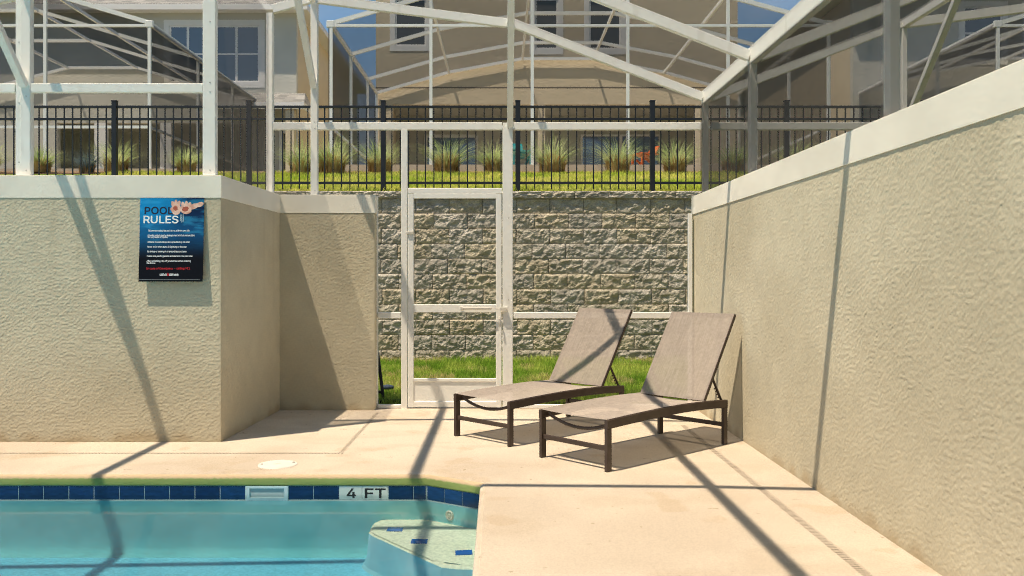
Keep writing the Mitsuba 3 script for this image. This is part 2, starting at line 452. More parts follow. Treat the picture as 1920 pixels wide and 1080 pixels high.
def tile(x0, x1, mat, name='tile', label=None):
    q = MB().box(x0 + .0017, x1 - .0017, yt - .007, yt + .004, -0.147, -0.0655, .0015)
    return part(pool, name, q, mat, False, label)


xr = -0.450
for a, b in [(PX(728, 5.2), PX(775, 5.2)), (PX(775, 5.2), xr - .002), (skim[1], PX(588, 5.2)), (PX(588, 5.2), mark[0])]:
    tile(a, b, f'tile_blue_{rng.integers(3)}')
for k in range(34):
    x1 = skim[0] - pitch * k
    tile(x1 - pitch, x1, f'tile_blue_{rng.integers(3)}')
mm = 0.5 * (mark[0] + mark[1]) - .01
tile(mark[0], mm, 'tile_white', 'depth_tile', 'white depth tile with a black 4')
tile(mm, mark[1], 'tile_white', 'depth_tile', 'white depth tile lettered FT in black')
for s, x in (('4', PX(650, 5.2)), ('FT', PX(684, 5.2))):
    m = meshkit.text_mesh(s, 0.056, 0.0008, bold=True)
    v = m.vertices; sx = (0.058 if s == '4' else 0.128) / np.ptp(v[:, 0])
    v2 = np.column_stack([(v[:, 0] - v[:, 0].min()) * sx + x, yt - .0072 - v[:, 2], (v[:, 1] - v[:, 1].min()) - 0.138])
    part(pool, 'depth_lettering', (v2, m.faces), 'black_plastic')
# chamfer tiles
ch0, ch1 = np.array([-0.448, 5.195]), np.array([-0.118, 4.985])
dd = (ch1 - ch0); L = np.linalg.norm(dd); dd /= L; nn = np.array([dd[1], -dd[0]])
for k in range(3):
    a, b = ch0 + dd * (L / 3 * k + .002) - nn * .009, ch0 + dd * (L / 3 * (k + 1) - .002) - nn * .009
    q = MB().bar([*a, -0.106], [*b, -0.106], .012, .082, c=.0015)
    part(pool, 'tile', q, f'tile_blue_{k}')
# right side tiles (seen from other positions)
for k in range(14):
    q = MB().bar([-0.109 + .0065 + .0, 4.96 - .152 * k, -0.106], [-0.109 + .0065, 4.96 - .152 * k - .148, -0.106], .012, .082, c=.0015)
    part(pool, 'tile', q, f'tile_blue_{rng.integers(3)}')
# skimmer mouth
sk = MB()
x0, x1 = skim
for a in ((x0 + .003, x0 + .026, -.154, -.064), (x1 - .026, x1 - .003, -.154, -.064), (x0 + .026, x1 - .026, -.154, -.137), (x0 + .026, x1 - .026, -.078, -.064)):
    sk.box(a[0], a[1], yt - .012, yt + .003, a[2], a[3])
s = part(pool, 'skimmer', sk, 'pale_plastic', False, 'pale blue skimmer mouth in the tile band')
fp = MB().box(x0 + .028, x1 - .028, yt - .004, yt + .002, -.136, -.096)
fp.box(x0 + .028, x0 + .085, yt - .004, yt + .002, -.096, -.085); fp.box(x1 - .085, x1 - .028, yt - .004, yt + .002, -.096, -.085)
part(s, 'weir_flap', fp, 'pale_plastic')
part(s, 'opening', MB().box(x0 + .0262, x1 - .0262, yt + .0022, yt + .0028, -.1368, -.0782), 'grout')
# return fitting on the chamfer
ctr = ch0 + dd * L * 0.44
ang = math.atan2(nn[1], nn[0])
m = trimesh.creation.revolve(np.array([[0, .010], [.008, .010], [.012, .004], [.024, .008], [.030, .003], [.031, 0]]), sections=24)
v = m.vertices
fit = np.column_stack([ctr[0] + nn[0] * v[:, 2] - nn[1] * v[:, 0], ctr[1] + nn[1] * v[:, 2] + nn[0] * v[:, 0], v[:, 1] - 0.218])
part(pool, 'return_fitting', (fit, m.faces), 'white_plastic', 30, 'round white return fitting below the chamfered tiles')
# water
gx, gy = np.linspace(-9.5, -0.09, 190), np.linspace(0.5, 5.21, 110)
X, Y = np.meshgrid(gx, gy, indexing='ij')
Z = ZW + 0.0015 * (meshkit.fbm(np.stack([X * 3.2, Y * 4.4, X * 0 + 2], -1), 2) - .5)
v = np.stack([X, Y, Z], -1).reshape(-1, 3)
I = np.arange(190 * 110).reshape(190, 110)
f = np.stack([I[:-1, :-1], I[1:, :-1], I[1:, 1:], I[:-1, 1:]], -1).reshape(-1, 4)
f = np.vstack([f[:, [0, 1, 2]], f[:, [0, 2, 3]]])
nb_ = len(v)
ring = list(I[:, 0]) + list(I[-1, 1:]) + list(I[-2::-1, -1]) + list(I[0, -2:0:-1])
v = np.vstack([v, np.column_stack([v[ring, 0], v[ring, 1], np.full(len(ring), -.60)]), [[-4.8, 2.8, -.60]]])
m_ = len(ring); cc = len(v) - 1
f = np.vstack([f] + [np.array([[ring[i], nb_ + i, nb_ + (i + 1) % m_], [ring[i], nb_ + (i + 1) % m_, ring[(i + 1) % m_]], [cc, nb_ + (i + 1) % m_, nb_ + i]]) for i in range(m_)])
put('pool_water', (v, f), 'water_surface', 30, kind='structure', label='clear blue pool water')

scene['pool_water']['interior'] = {'type': 'ref', 'id': 'water_body'}

# skimmer lid in the deck
t = thing('skimmer_lid', 'round white skimmer lid with two finger holes set in the deck', 'lid')
yl, xl = 1936 / 352.5, PX(521, 1936 / 352.5)
m = trimesh.creation.revolve(np.array([[0, .010], [.095, .010], [.108, .009], [.121, .006], [.1255, .001], [.126, -.01]]), sections=48)
m.apply_translation([xl, yl, 0])
part(t, 'cover', MB().mesh(m), 'white_plastic', 35)
for s_ in (-1, 1):
    m = trimesh.creation.cylinder(.0085, .003, sections=14); m.apply_translation([xl + s_ * .095, yl + s_ * .028, .0102])
    part(t, 'finger_hole', MB().mesh(m), 'joint_dark')
part(t, 'boss', MB().box(xl - .016, xl + .016, yl - .010, yl + .010, .0102, .0125, .001), 'white_plastic')

# ------------------------------------------------------------------ stucco walls
ZT = 1.955
ZC = 1.788


def stucco_skin(a, b, step, h=.0028):
    """textured coat between plan points a and b (outside on the right-hand side of a -> b), floor to cap"""
    a, b = np.array(a, float), np.array(b, float)
    L_ = np.linalg.norm(b - a); d = (b - a) / L_; n_ = np.array([d[1], -d[0]])
    nu, nv = int(L_ / step) + 1, int((ZC + .03) / step) + 1
    U, V = np.meshgrid(np.linspace(0, 1, nu), np.linspace(-.03, ZC, nv), indexing='ij')
    P = np.stack([a[0] + d[0] * U * L_, a[1] + d[1] * U * L_, V], -1)
    w = P + .006 * (meshkit.noise(P * 37 + 5)[..., None] - .5)
    lump = np.clip((meshkit.noise(w * 78 + 3.3, 1) - .34) / .42, 0, 1); lump = lump * lump * (3 - 2 * lump)
    fine = meshkit.noise(w * 150, 2)
    trowel = .70 + .5 * meshkit.fbm(P * 2.1, 2, 3)
    k = np.clip(np.minimum(U, 1 - U) * L_ / .012, 0, 1)
    disp = h * trowel * (.62 * lump + .42 * fine) * k
    P = P + np.concatenate([n_ * disp[..., None], disp[..., None] * 0], -1)
    I_ = np.arange(nu * nv).reshape(nu, nv)
    f_ = np.stack([I_[:-1, :-1], I_[1:, :-1], I_[1:, 1:], I_[:-1, 1:]], -1).reshape(-1, 4)
    return P.reshape(-1, 3), f_


def wall(name, label, poly, caps, skins):
    t = thing(name, label, 'wall')
    m_ = MB().extrude(poly.buffer(-.0012, join_style=2), -0.03, ZC)
    for sk in skins:
        m_.add(*stucco_skin(*sk))
    part(t, 'stucco_face', m_, 'stucco', 60)
    for c in caps:
        p = c
        m = MB().extrude(p, ZC + .0006, ZT - .006)
        top = p.buffer(-.006, join_style=2)
        m.extrude(top, ZT - .0059, ZT)
        part(t, 'cap', m, 'cap_paint', False, 'smooth off-white wall cap')
    return t


LW = Polygon([(-12, 6.25), (-2.047, 6.25), (-2.0, 7.74), (-1.140, 7.74), (-1.140, 7.94), (-2.23, 7.94), (-2.23, 6.45), (-12, 6.45)])
wall('stucco_wall', 'stepped beige stucco wall with off-white cap carrying the pool sign', LW, [LW.buffer(.005, join_style=2)],
     [((-4.6, 6.25), (-2.047, 6.25), .0062), ((-2.047, 6.25), (-2.0, 7.74), .009), ((-2.0, 7.74), (-1.140, 7.74), .008), ((-1.140, 7.74), (-1.140, 7.94), .012)])
RW = Polygon([(1.79, -1.5), (1.79, 7.95), (1.99, 7.95), (1.99, -1.5)])
wall('stucco_wall', 'long beige stucco wall with off-white cap on the right behind the loungers', RW, [RW.buffer(.008, join_style=2)],
     [((1.79, 7.95), (1.79, 4.6), .0072), ((1.79, 4.6), (1.79, 2.6), .0058), ((1.99, 7.95), (1.79, 7.95), .012)])

# ------------------------------------------------------------------ pool rules sign
t = thing('pool_rules_sign', 'blue and black POOL RULES sign hanging from the wall cap', 'sign')
SX0, SX1, SZ0, SZ1 = -2.632, -2.165, 1.175, 1.785
YS = 6.249


def soff(z, x=None):
    u = np.clip((SZ1 - z) / .61, 0, 1)
    return .012 + .030 * u ** 1.3


nz, nx = 24, 10
v, f = [], []
for d in (0.0, 0.004):
    for i in range(nz + 1):
        for j in range(nx + 1):
            z = SZ0 + (SZ1 - SZ0) * i / nz
            v.append([SX0 + (SX1 - SX0) * j / nx, YS - soff(z) + d, z])
n1 = (nz + 1) * (nx + 1)
for i in range(nz):
    for j in range(nx):
        a = i * (nx + 1) + j
        f.append([a, a + 1, a + nx + 2, a + nx + 1]); f.append([n1 + a, n1 + a + nx + 1, n1 + a + nx + 2, n1 + a + 1])
for i in range(nz):
    a = i * (nx + 1); f.append([a, a + nx + 1, n1 + a + nx + 1, n1 + a]); a += nx; f.append([a, n1 + a, n1 + a + nx + 1, a + nx + 1])
for j in range(nx):
    f.append([j, n1 + j, n1 + j + 1, j + 1]); a = nz * (nx + 1) + j; f.append([a, a + 1, n1 + a + 1, n1 + a])
part(t, 'panel', (np.array(v), np.vstack([np.array(f)[:, [0, 1, 2]], np.array(f)[:, [0, 2, 3]]])), 'sign_print', False)


def on_sign(v, lift=.0006):
    """v: x along, z up; y thickness"""
    return np.column_stack([v[:, 0], YS - soff(v[:, 2]) - lift - v[:, 1], v[:, 2]])


def sign_text(s, px0, px1, pyb, h, mat, bold=True, name='lettering', pt=False):
    m = meshkit.text_mesh(s, h, 0.0006, bold=bold)
    u = m.vertices
    X0, X1 = [SX0 + (p - 261) / (381 - 261) * (SX1 - SX0) for p in (px0, px1)]
    zb = SZ1 - (pyb - 371) / (528 - 371) * (SZ1 - SZ0)
    w = np.column_stack([(u[:, 0] - u[:, 0].min()) / np.ptp(u[:, 0]) * (X1 - X0) + X0, u[:, 2], u[:, 1] + zb])
    return part(t, name, (on_sign(w), m.faces), mat)


# crop pixels of the sign (704 wide crop: 4.693 per px from 250, 360)
cx = lambda a: 250 + a / 4.693
cy = lambda a: 360 + a / 4.693
sign_text('POOL', cx(92), cx(345), cy(192), .051, 'ink_navy', name='headline')
sign_text('RULES', cx(84), cx(392), cy(272), .052, 'ink_white', name='headline')
for s, a, b, y in (('All persons using the pool do so at their own risk', 126, 492, 346),
                   ('Owners and property management are not responsible', 124, 536, 388), ('for accidents or injuries', 124, 302, 404),
                   ('Children should always be supervised by an adult', 124, 494, 447), ('Never swim when there is lightning or thunder', 122, 468, 489),
                   ('No diving or running in or around the pool area', 122, 468, 530), ('Please use plastic glasses and dishes in the pool area', 121, 520, 571),
                   ('After swimming, dry off yourselves before entering', 120, 508, 614), ('the house', 120, 196, 632)):
    sign_text(s, cx(a), cx(b), cy(y), .0125, 'ink_white', name='rule_line')
sign_text('In case of Emergency - calling 911', cx(118), cx(502), cy(681), .0145, 'ink_red', name='rule_line')
sign_text('uno', cx(238), cx(300), cy(738), .021, 'ink_white', name='logo')
sign_text('h', cx(302), cx(320), cy(738), .021, 'ink_red', name='logo')
sign_text('omes', cx(320), cx(402), cy(738), .021, 'ink_white', name='logo')


def sign_poly(pts, mat, name, lift=.0008):
    P = Polygon([(SX0 + (cx(a) - 261) / 120 * (SX1 - SX0), SZ1 - (cy(b) - 371) / 157 * (SZ1 - SZ0)) for a, b in pts]).buffer(.0006)
    m = trimesh.creation.extrude_polygon(P, .0005, engine='earcut')
    w = np.column_stack([m.vertices[:, 0], m.vertices[:, 2], m.vertices[:, 1]])
    part(t, name, (on_sign(w, lift), m.faces), mat)


def blob(*cs):
    from shapely.geometry import Point
    from shapely import affinity, union_all
    u = union_all([affinity.rotate(affinity.scale(Point(x, y).buffer(1, 10), rx, ry), r) for x, y, rx, ry, r in cs])
    return list(u.exterior.coords)


sign_poly(blob((370, 150, 42, 50, 0), (343, 108, 15, 30, -15), (368, 98, 14, 32, 0), (394, 104, 13, 30, 12), (336, 150, 18, 12, 20)), 'ink_skin', 'printed_hands')
sign_poly(blob((456, 150, 50, 42, 10), (430, 112, 14, 28, -10), (458, 104, 14, 28, 5), (486, 112, 14, 26, 20), (525, 125, 50, 22, -20), (578, 108, 34, 20, -20)), 'ink_skin', 'printed_hands')
sign_poly(blob((364, 142, 20, 19, 0)), 'ink_rust', 'printed_palm', .0016)
sign_poly(blob((452, 148, 30, 21, -15)), 'ink_rust', 'printed_palm', .0016)
for a, b, wd in ((420, 262, 3), (408, 248, 2), (436, 255, 2)):
    sign_poly([(a, 196), (a + wd, 196), (a + wd + 2, b), (a + 1, b + 6)], 'pale_plastic', 'printed_water_stream', .0012)
for q in ([(58, 772), (590, 772), (590, 768), (58, 768)],):
    sign_poly(q, 'grey_metal', 'printed_border', .0004)

# ------------------------------------------------------------------ our screen enclosure and its mirror image next door
YF = 7.86          # front plane
YL = 6.35          # plane of the stepped wall
EAVE = (1.89, 2.865)
P1, P2, P3, P4 = (0.09, 3.545), (-1.72, 3.77), (-3.52, 3.34), (-5.3, 2.95)
PROF = [EAVE, P1, P2, P3, P4]
ROWS = [7.86, 6.39, 4.12, 1.85]


def zprof(x):
    xs_, zs_ = zip(*PROF[::-1])
    return float(np.interp(x, xs_, zs_))


def screen(root, *pts):
    q = MB().add(pts, [[0, i, i + 1] for i in range(1, len(pts) - 1)])
    part(root, 'screen_panel', q, 'screen_mesh')


def side_screen(root, x, y0, y1, z0, z1, t=.01):
    k = part(root, 'side_screen', MB().box(x - t, x + t, y0, y1, z0, z1), 'slab_skin')
    scene[k]['interior'] = {'type': 'ref', 'id': 'weave_air'}


fx = lambda px: PX(px, YF)
fz = lambda py: H + (519 - py) / 1600 * YF
W = .05


def enclosure(own, label, label_g):
    e = thing('screen_enclosure', label, 'screen enclosure')
    A = lambda name, p, q, w, h, **k: part(e, name, MB().bar(p, q, w, h, **k), 'white_aluminum')
    up_y = dict(up=(0, 1, 0))
    # side posts on the party wall (each neighbour has its own row; only ours stands here)
    if own:
        for y in ROWS:
            w = {7.86: .055, 6.39: .072, 4.12: .076, 1.85: .076}[y]
            part(e, 'post', MB().bar([1.89, y, ZT], [1.89, y, 2.80], .05, w, up=(0, 1, 0)), 'white_aluminum')
            part(e, 'post_base', MB().box(1.89 - .035, 1.89 + .035, y - w / 2 - .012, y + w / 2 + .012, ZT, ZT + .012), 'white_aluminum')
        A('eave_beam', [1.89, YF + .05, 2.865], [1.89, .4, 2.865], .05, .13)
        for a, b in zip(ROWS[:-1], ROWS[1:]):
            side_screen(e, 1.848, b + .002, a - .002, ZT + .002, 2.795)
    # purlins along the house-ward direction
    for (x, z), y0 in zip([P1, P2, P3], [YF, YF, YL]):
        A('purlin', [x, y0 + .02, z], [x, .4, z], .05, .085)
    # rafters
    for y in ROWS:
        pts = PROF if y < 7 else PROF[:3] + [(-2.12, zprof(-2.12))]
        for (xa, za), (xb, zb) in zip(pts[:-1], pts[1:]):
            A('rafter', [xa - .027, y, za], [xb + .027, y, zb], .05, .08)
    # roof panels
    for y0, y1 in zip(ROWS[:-1], ROWS[1:]):
        pts = PROF if y0 < 7 else PROF[:3] + [(-2.12, zprof(-2.12))]
        for (xa, za), (xb, zb) in zip(pts[:-1], pts[1:]):
            screen(e, [xa, y0, za + .03], [xb, y0, zb + .03], [xb, y1, zb + .03], [xa, y1, za + .03])
    # front plane
    for x, z0 in ((fx(590), ZT), (-2.12, ZT)):
        A('post', [x, YF, z0], [x, YF, zprof(x) - .04], .062, .062, **up_y)
    A('post', [fx(1317), YF + .003, 0.0], [fx(1317), YF + .003, ZT - .1], .02, .03, **up_y)
    A('post', [fx(952), YF, 0], [fx(952), YF, fz(231)], .094, .055, **up_y)
    A('post', [fx(957), YF, fz(231)], [fx(957), YF, zprof(fx(957)) - .04], .046, .05, **up_y)
    A('door_jamb', [fx(758.5), YF, 0], [fx(758.5), YF, fz(244)], .058, .055, **up_y)
    for x in (fx(704.5), fx(1294.5)):
        A('wall_channel', [x, YF + .02, 0], [x, YF + .02, ZT - (.16 if x > 0 else .0)], .036, .05, **up_y)
    for a, b in ((-2.09, fx(590) - .031), (fx(590) + .031, fx(941)), (fx(963), 1.862)):
        A('chair_rail', [a, YF, fz(237)], [b, YF, fz(237)], .05, .068)
    for a, b in ((fx(709), fx(752)), (fx(963), fx(1290))):
        A('chair_rail', [a, YF, fz(591)], [b, YF, fz(591)], .045, .058)
        A('bottom_rail', [a, YF, .018], [b, YF, .018], .045, .034)
    A('door_header', [fx(765), YF, fz(358)], [fx(941), YF, fz(358)], .05, .05)
    scr = lambda x0, x1, z0, z1: screen(e, [x0, YF + .012, z0], [x1, YF + .012, z0], [x1, YF + .012, z1], [x0, YF + .012, z1])
    for x0, x1 in ((-2.12, fx(590)), (fx(590), fx(704))):
        scr(x0, x1, ZT, fz(237))
    scr(fx(704), fx(758), 0.03, fz(591)); scr(fx(704), fx(758), fz(591), fz(237))
    scr(fx(758), fx(950), fz(358), fz(237))
    scr(fx(952), fx(1295), 0.03, fz(591)); scr(fx(952), fx(1295), fz(591), fz(237)); scr(fx(1295), 1.88, ZT - .1, fz(237))
    for a, b in ((-2.12, -1.72), (-1.72, .09), (.09, 1.88)):
        screen(e, [a, YF + .012, fz(237)], [b, YF + .012, fz(237)], [b, YF + .012, zprof(b)], [a, YF + .012, zprof(a)])
    # return plane
    side_screen(e, -2.12, YL + .05, YF - .05, ZT + .002, zprof(-2.12) - .05, .005)
    # stepped-wall plane
    for x in (-2.158, -3.52, -5.3):
        A('post', [x, YL, ZT], [x, YL, zprof(x) - .04], .095 if x > -3 else .075, .055, **up_y)
        if x == -3.52:
            A('post', [x - .058, YL + .004, ZT], [x - .058, YL + .004, zprof(x) - .06], .038, .045, **up_y)
        part(e, 'post_base', MB().box(x - .06, x + .055, YL - .045, YL + .04, ZT, ZT + .008), 'white_aluminum')
    for a, b in ((-3.48, -2.208), (-5.26, -3.60)):
        A('chair_rail', [a, YL, 2.612], [b, YL, 2.612], .05, .066)
    for a, b in ((-3.52, -2.12), (-5.3, -3.52)):
        screen(e, [a, YL + .012, ZT], [b, YL + .012, ZT], [b, YL + .012, 2.6], [a, YL + .012, 2.6])
        screen(e, [a, YL + .012, 2.6], [b, YL + .012, 2.6], [b, YL + .012, zprof(b)], [a, YL + .012, zprof(a)])
    if own:
        for x_, y_, zz in ((-3.578, YL - .0185, (2.06, 2.5, 2.95)), (-3.52, YL - .0275, (2.0, 2.55, 2.68)), (-2.158, YL - .0275, (2.0, 2.58, 2.65, 3.1)), (fx(590), YF - .031, (2.0, 2.57, 2.63)), (fx(952), YF - .0275, (.1, 1.0, 1.75, 2.57, 2.64))):
            for z_ in zz:
                m = trimesh.creation.cylinder(.0042, .004, sections=8)
                m.apply_transform(trimesh.transformations.rotation_matrix(math.pi / 2, [1, 0, 0])); m.apply_translation([x_ + .008, y_ - .001, z_])
                part(e, 'screw', MB().mesh(m), 'grey_metal')
    # knee braces from post to purlin
    for x, y0, z0, z1, run in ((fx(590) - .002, YF - .03, 2.955, 3.73, .80), (.09, YF - .035, 2.60, 3.50, .90), (-3.53, YL - .03, 2.63, 3.40, .75)):
        A('knee_brace', [x, y0, z0], [x, y0 - run, z1], .055, .05)
    # door
    xa, xb, zt = fx(765.5), fx(940.5), fz(364)
    dl = MB()
    sw = .052
    ys = YF - .012
    dl.bar([xa + sw / 2, ys, .012], [xa + sw / 2, ys, zt], sw, .03, up=(0, 1, 0))
    dl.bar([xb - sw / 2, ys, .012], [xb - sw / 2, ys, zt], sw, .03, up=(0, 1, 0))
    for z, hgt in ((zt - .02, .045), (fz(578), .075), (.038, .052), (fz(712), .03)):
        dl.bar([xa + sw, ys, z], [xb - sw, ys, z], .028, hgt)
    d = part(e, 'door', dl, 'white_aluminum', False, 'white aluminium screen door')
    part(d, 'kick_plate', MB().box(xa + sw, xb - sw, ys - .004, ys + .004, .064, fz(714)), 'white_aluminum')
    part(d, 'screen_panel', MB().quad([xa + sw, ys + .01, fz(712)], [xb - sw, ys + .01, fz(712)], [xb - sw, ys + .01, zt], [xa + sw, ys + .01, zt]), 'screen_mesh')
    cl = MB().tube([[fx(866), ys - .05, fz(577.5)], [fx(900), ys - .05, fz(577.5)], [fx(922), ys - .05, fz(577.5)]], .013, 10)
    cl.tube([[fx(922), ys - .05, fz(577.5)], [fx(945), ys - .045, fz(579.5)]], .005, 6)
    cl.box(fx(938), fx(950), ys - .055, ys - .0151, fz(583), fz(576)); cl.box(fx(864), fx(868), ys - .06, ys - .0141, fz(581), fz(575))
    part(d, 'door_closer', cl, 'white_plastic', 30)
    hd = MB().tube([[fx(936), ys - .016, fz(595)], [fx(936), ys - .05, fz(598)], [fx(936.5), ys - .055, fz(606)], [fx(937.5), ys - .045, fz(613)]], .007, 8)
    part(d, 'handle', hd, 'white_plastic', 30)
    hg = MB().box(fx(763), fx(776), ys - .03, ys - .0151, fz(439), fz(434), .002)
    part(d, 'hinge', hg, 'white_plastic')
    return e


enclosure(True, 'white aluminium screen enclosure around the near pool deck with its screen door', None)
FLIP = 1.905
enclosure(False, 'white aluminium screen enclosure of the yard behind the long right wall', None)
FLIP = None

# ------------------------------------------------------------------ retaining wall
rw = thing('retaining_wall', 'retaining wall of rough split-face grey blocks behind the screen door', 'retaining wall')
YR = 11.42
part(rw, 'core', MB().box(-60, 60, YR + .105, YR + .3, -0.05, 2.27), 'joint_dark')
BW, BH = .4515, .2035
variants = []
for k in range(12):
    nx, nz = 30, 14
    gx, gz = np.meshgrid(np.linspace(0, 1, nx + 1), np.linspace(0, 1, nz + 1), indexing='ij')
    w_, h_ = BW - .0065, BH - .003
    px_, pz_ = gx * w_, gz * h_
    n_ = meshkit.fbm(np.stack([px_ * 17 + 13 * k, pz_ * 22, px_ * 0 + k], -1), 4, seed=k)
    ridge = np.abs(meshkit.fbm(np.stack([px_ * 24 + 5 * k, pz_ * 30, px_ * 0 + 2.5 * k], -1), 3, seed=50 + k) - .5)
    edge = np.minimum(np.minimum(gx, 1 - gx) * 22, np.minimum(gz, 1 - gz) * 10).clip(0, 1)
    dep = (0.005 + .042 * (n_ - .28).clip(0) - .042 * ridge + .012) * (0.6 + .4 * edge)
    fv = np.stack([px_, -dep, pz_], -1).reshape(-1, 3)
    I = np.arange((nx + 1) * (nz + 1)).reshape(nx + 1, nz + 1)
    ff = np.stack([I[:-1, :-1], I[1:, :-1], I[1:, 1:], I[:-1, 1:]], -1).reshape(-1, 4)
    ff = np.vstack([ff[:, [0, 1, 2]], ff[:, [0, 2, 3]]])
    bd = list(I[:, 0]) + list(I[-1, 1:]) + list(I[-2::-1, -1]) + list(I[0, -2:0:-1])
    m0 = len(fv)
    fv = np.vstack([fv, np.column_stack([fv[bd, 0], np.full(len(bd), .10), fv[bd, 2]])])
    nb = len(bd)
    sd = [[bd[i], m0 + i, m0 + (i + 1) % nb] for i in range(nb)] + [[bd[i], m0 + (i + 1) % nb, bd[(i + 1) % nb]] for i in range(nb)]
    variants.append(mikit.ply((fv, np.vstack([ff, sd])), 'split_block_0', 40))
ZB0 = .026
for r in range(11):
    z = ZB0 + r * BH
    off = (0.0 if r % 2 else .5) * BW + rng.uniform(-.035, .035)
    for c in range(-6, 8):
        x = off + c * BW
        if x < -2.75 or x > 3.35:
            continue
        k = key_for('retaining_wall__block')
        scene[k] = {**variants[rng.integers(12)], 'bsdf': {'type': 'ref', 'id': f'split_block_{rng.integers(4)}'},
                    'to_world': T().translate([x, YR + .006 + .006 * r + rng.uniform(-.004, .004), z])}
for c in range(-22, 24):
    x = c * BW + .1
    q = MB()
    vv, ff = meshkit.arrays((np.array([[0, 0, 0]]), np.array([[0, 0, 0]])))[:2]
    src = meshkit.WRITTEN[variants[c % 12]['filename']]
    k = key_for('retaining_wall__cap_block')
    scene[k] = {**variants[(c * 5) % 12], 'bsdf': {'type': 'ref', 'id': f'split_block_{rng.integers(3)}'},
                'to_world': T().translate([x, YR + .034, 2.262]).scale([1, 1, .49])}
ct = MB()
part(rw, 'cap_top', MB().box(-12, 12, YR + .05, YR + .36, 2.2705, 2.358), 'split_block_2')
put('retaining_wall__far_course', MB().box(-60, -2.8, YR + .02, YR + .034, -.05, 2.26).box(3.6, 60, YR + .02, YR + .034, -.05, 2.26), 'block_smooth')

# ------------------------------------------------------------------ lawns
def blades(n, x0, x1, y0, y1, zf, hmin, hmax, w, seed, lean=.5):
    r = np.random.default_rng(seed)
    x, y = r.uniform(x0, x1, n), r.uniform(y0, y1, n)
    dens = meshkit.fbm(np.stack([x * 1.7, y * 1.7, x * 0 + 1], -1), 3)
    h = r.uniform(hmin, hmax, n) * (0.55 + .9 * dens)
    a = r.uniform(0, 2 * np.pi, n); b = r.uniform(0, 2 * np.pi, n)
    z = zf(x, y)
    s = np.stack([np.cos(a), np.sin(a), a * 0], -1) * (w / 2)
    l = np.stack([np.cos(b), np.sin(b), b * 0], -1) * (h * r.uniform(.1, lean, n))[:, None]
    p = np.stack([x, y, z], -1)
    up = np.stack([x * 0, x * 0, h], -1)
    v = np.stack([p - s, p + s, p + up * .6 + l * .4 - s * .8, p + up * .6 + l * .4 + s * .8, p + up + l * 1.2], 1).reshape(-1, 3)
    i = np.arange(n) * 5
    f = np.concatenate([np.stack([i, i + 1, i + 3], -1), np.stack([i, i + 3, i + 2], -1), np.stack([i + 2, i + 3, i + 4], -1)])
    return v, f


low_z = lambda x, y: np.interp(y, [7.98, 11.4], [-.02, .075])
gs = MB().add([[-14, 7.985, -.022], [14, 7.985, -.022], [14, 11.5, .08], [-14, 11.5, .08]], [[0, 1, 2, 3]])
put('lower_yard', gs, 'lawn_soil', kind='structure', label='soil strip between the screen door and the retaining wall')
put('lawn_grass', blades(52000, -2.7, 3.6, 8.15, 11.42, low_z, .05, .115, .0065, 3), 'grass_blade',
    kind='stuff', label='bright green grass strip at the foot of the retaining wall', category='grass')
put('lawn_grass', blades(60000, -7.5, 8.0, 11.78, 16.7, lambda x, y: hill_z(y), .035, .085, .011, 4), 'upper_grass_blade',
    kind='stuff', label='yellow-green sloping lawn on top of the retaining wall', category='grass')
put('mulch_bed', MB().add([[-14, 16.45, 3.205], [14, 16.45, 3.205], [14, 17.42, 3.365], [-14, 17.42, 3.365]], [[0, 1, 2, 3]]), 'mulch', kind='structure', label='brown mulch bed under the ornamental grasses')

# ------------------------------------------------------------------ black fence on the retaining wall
fe = thing('metal_fence', 'black aluminium picket fence on top of the retaining wall', 'fence')
YFN = 11.9
fzz = lambda py: H + (519 - py) / 1600 * YFN
x = -9.125 + .0
posts = [.245 + 1.874 * k for k in range(-5, 6)]
for xp in posts:
    part(fe, 'post', MB().box(xp - .033, xp + .033, YFN - .033, YFN + .033, 2.3, fzz(191), .003).box(xp - .037, xp + .037, YFN - .037, YFN + .037, fzz(191), fzz(188.5), .002), 'black_aluminum')
for a, b in zip(posts[:-1], posts[1:]):
    for py, hh in ((200.5, .032), (223.5, .028), (343, .032)):
        z = fzz(py)
        part(fe, 'rail', MB().box(a + .033, b - .033, YFN - .016, YFN + .016, z - hh / 2, z + hh / 2), 'black_aluminum')
    for j in range(1, 16):
        xx = a + j * 1.874 / 16
        if xx < -7.4 or xx > 6.2:
            continue
        part(fe, 'picket', MB().box(xx - .0075, xx + .0075, YFN - .0075, YFN + .0075, fzz(355), fzz(200.5) + .016), 'black_aluminum')

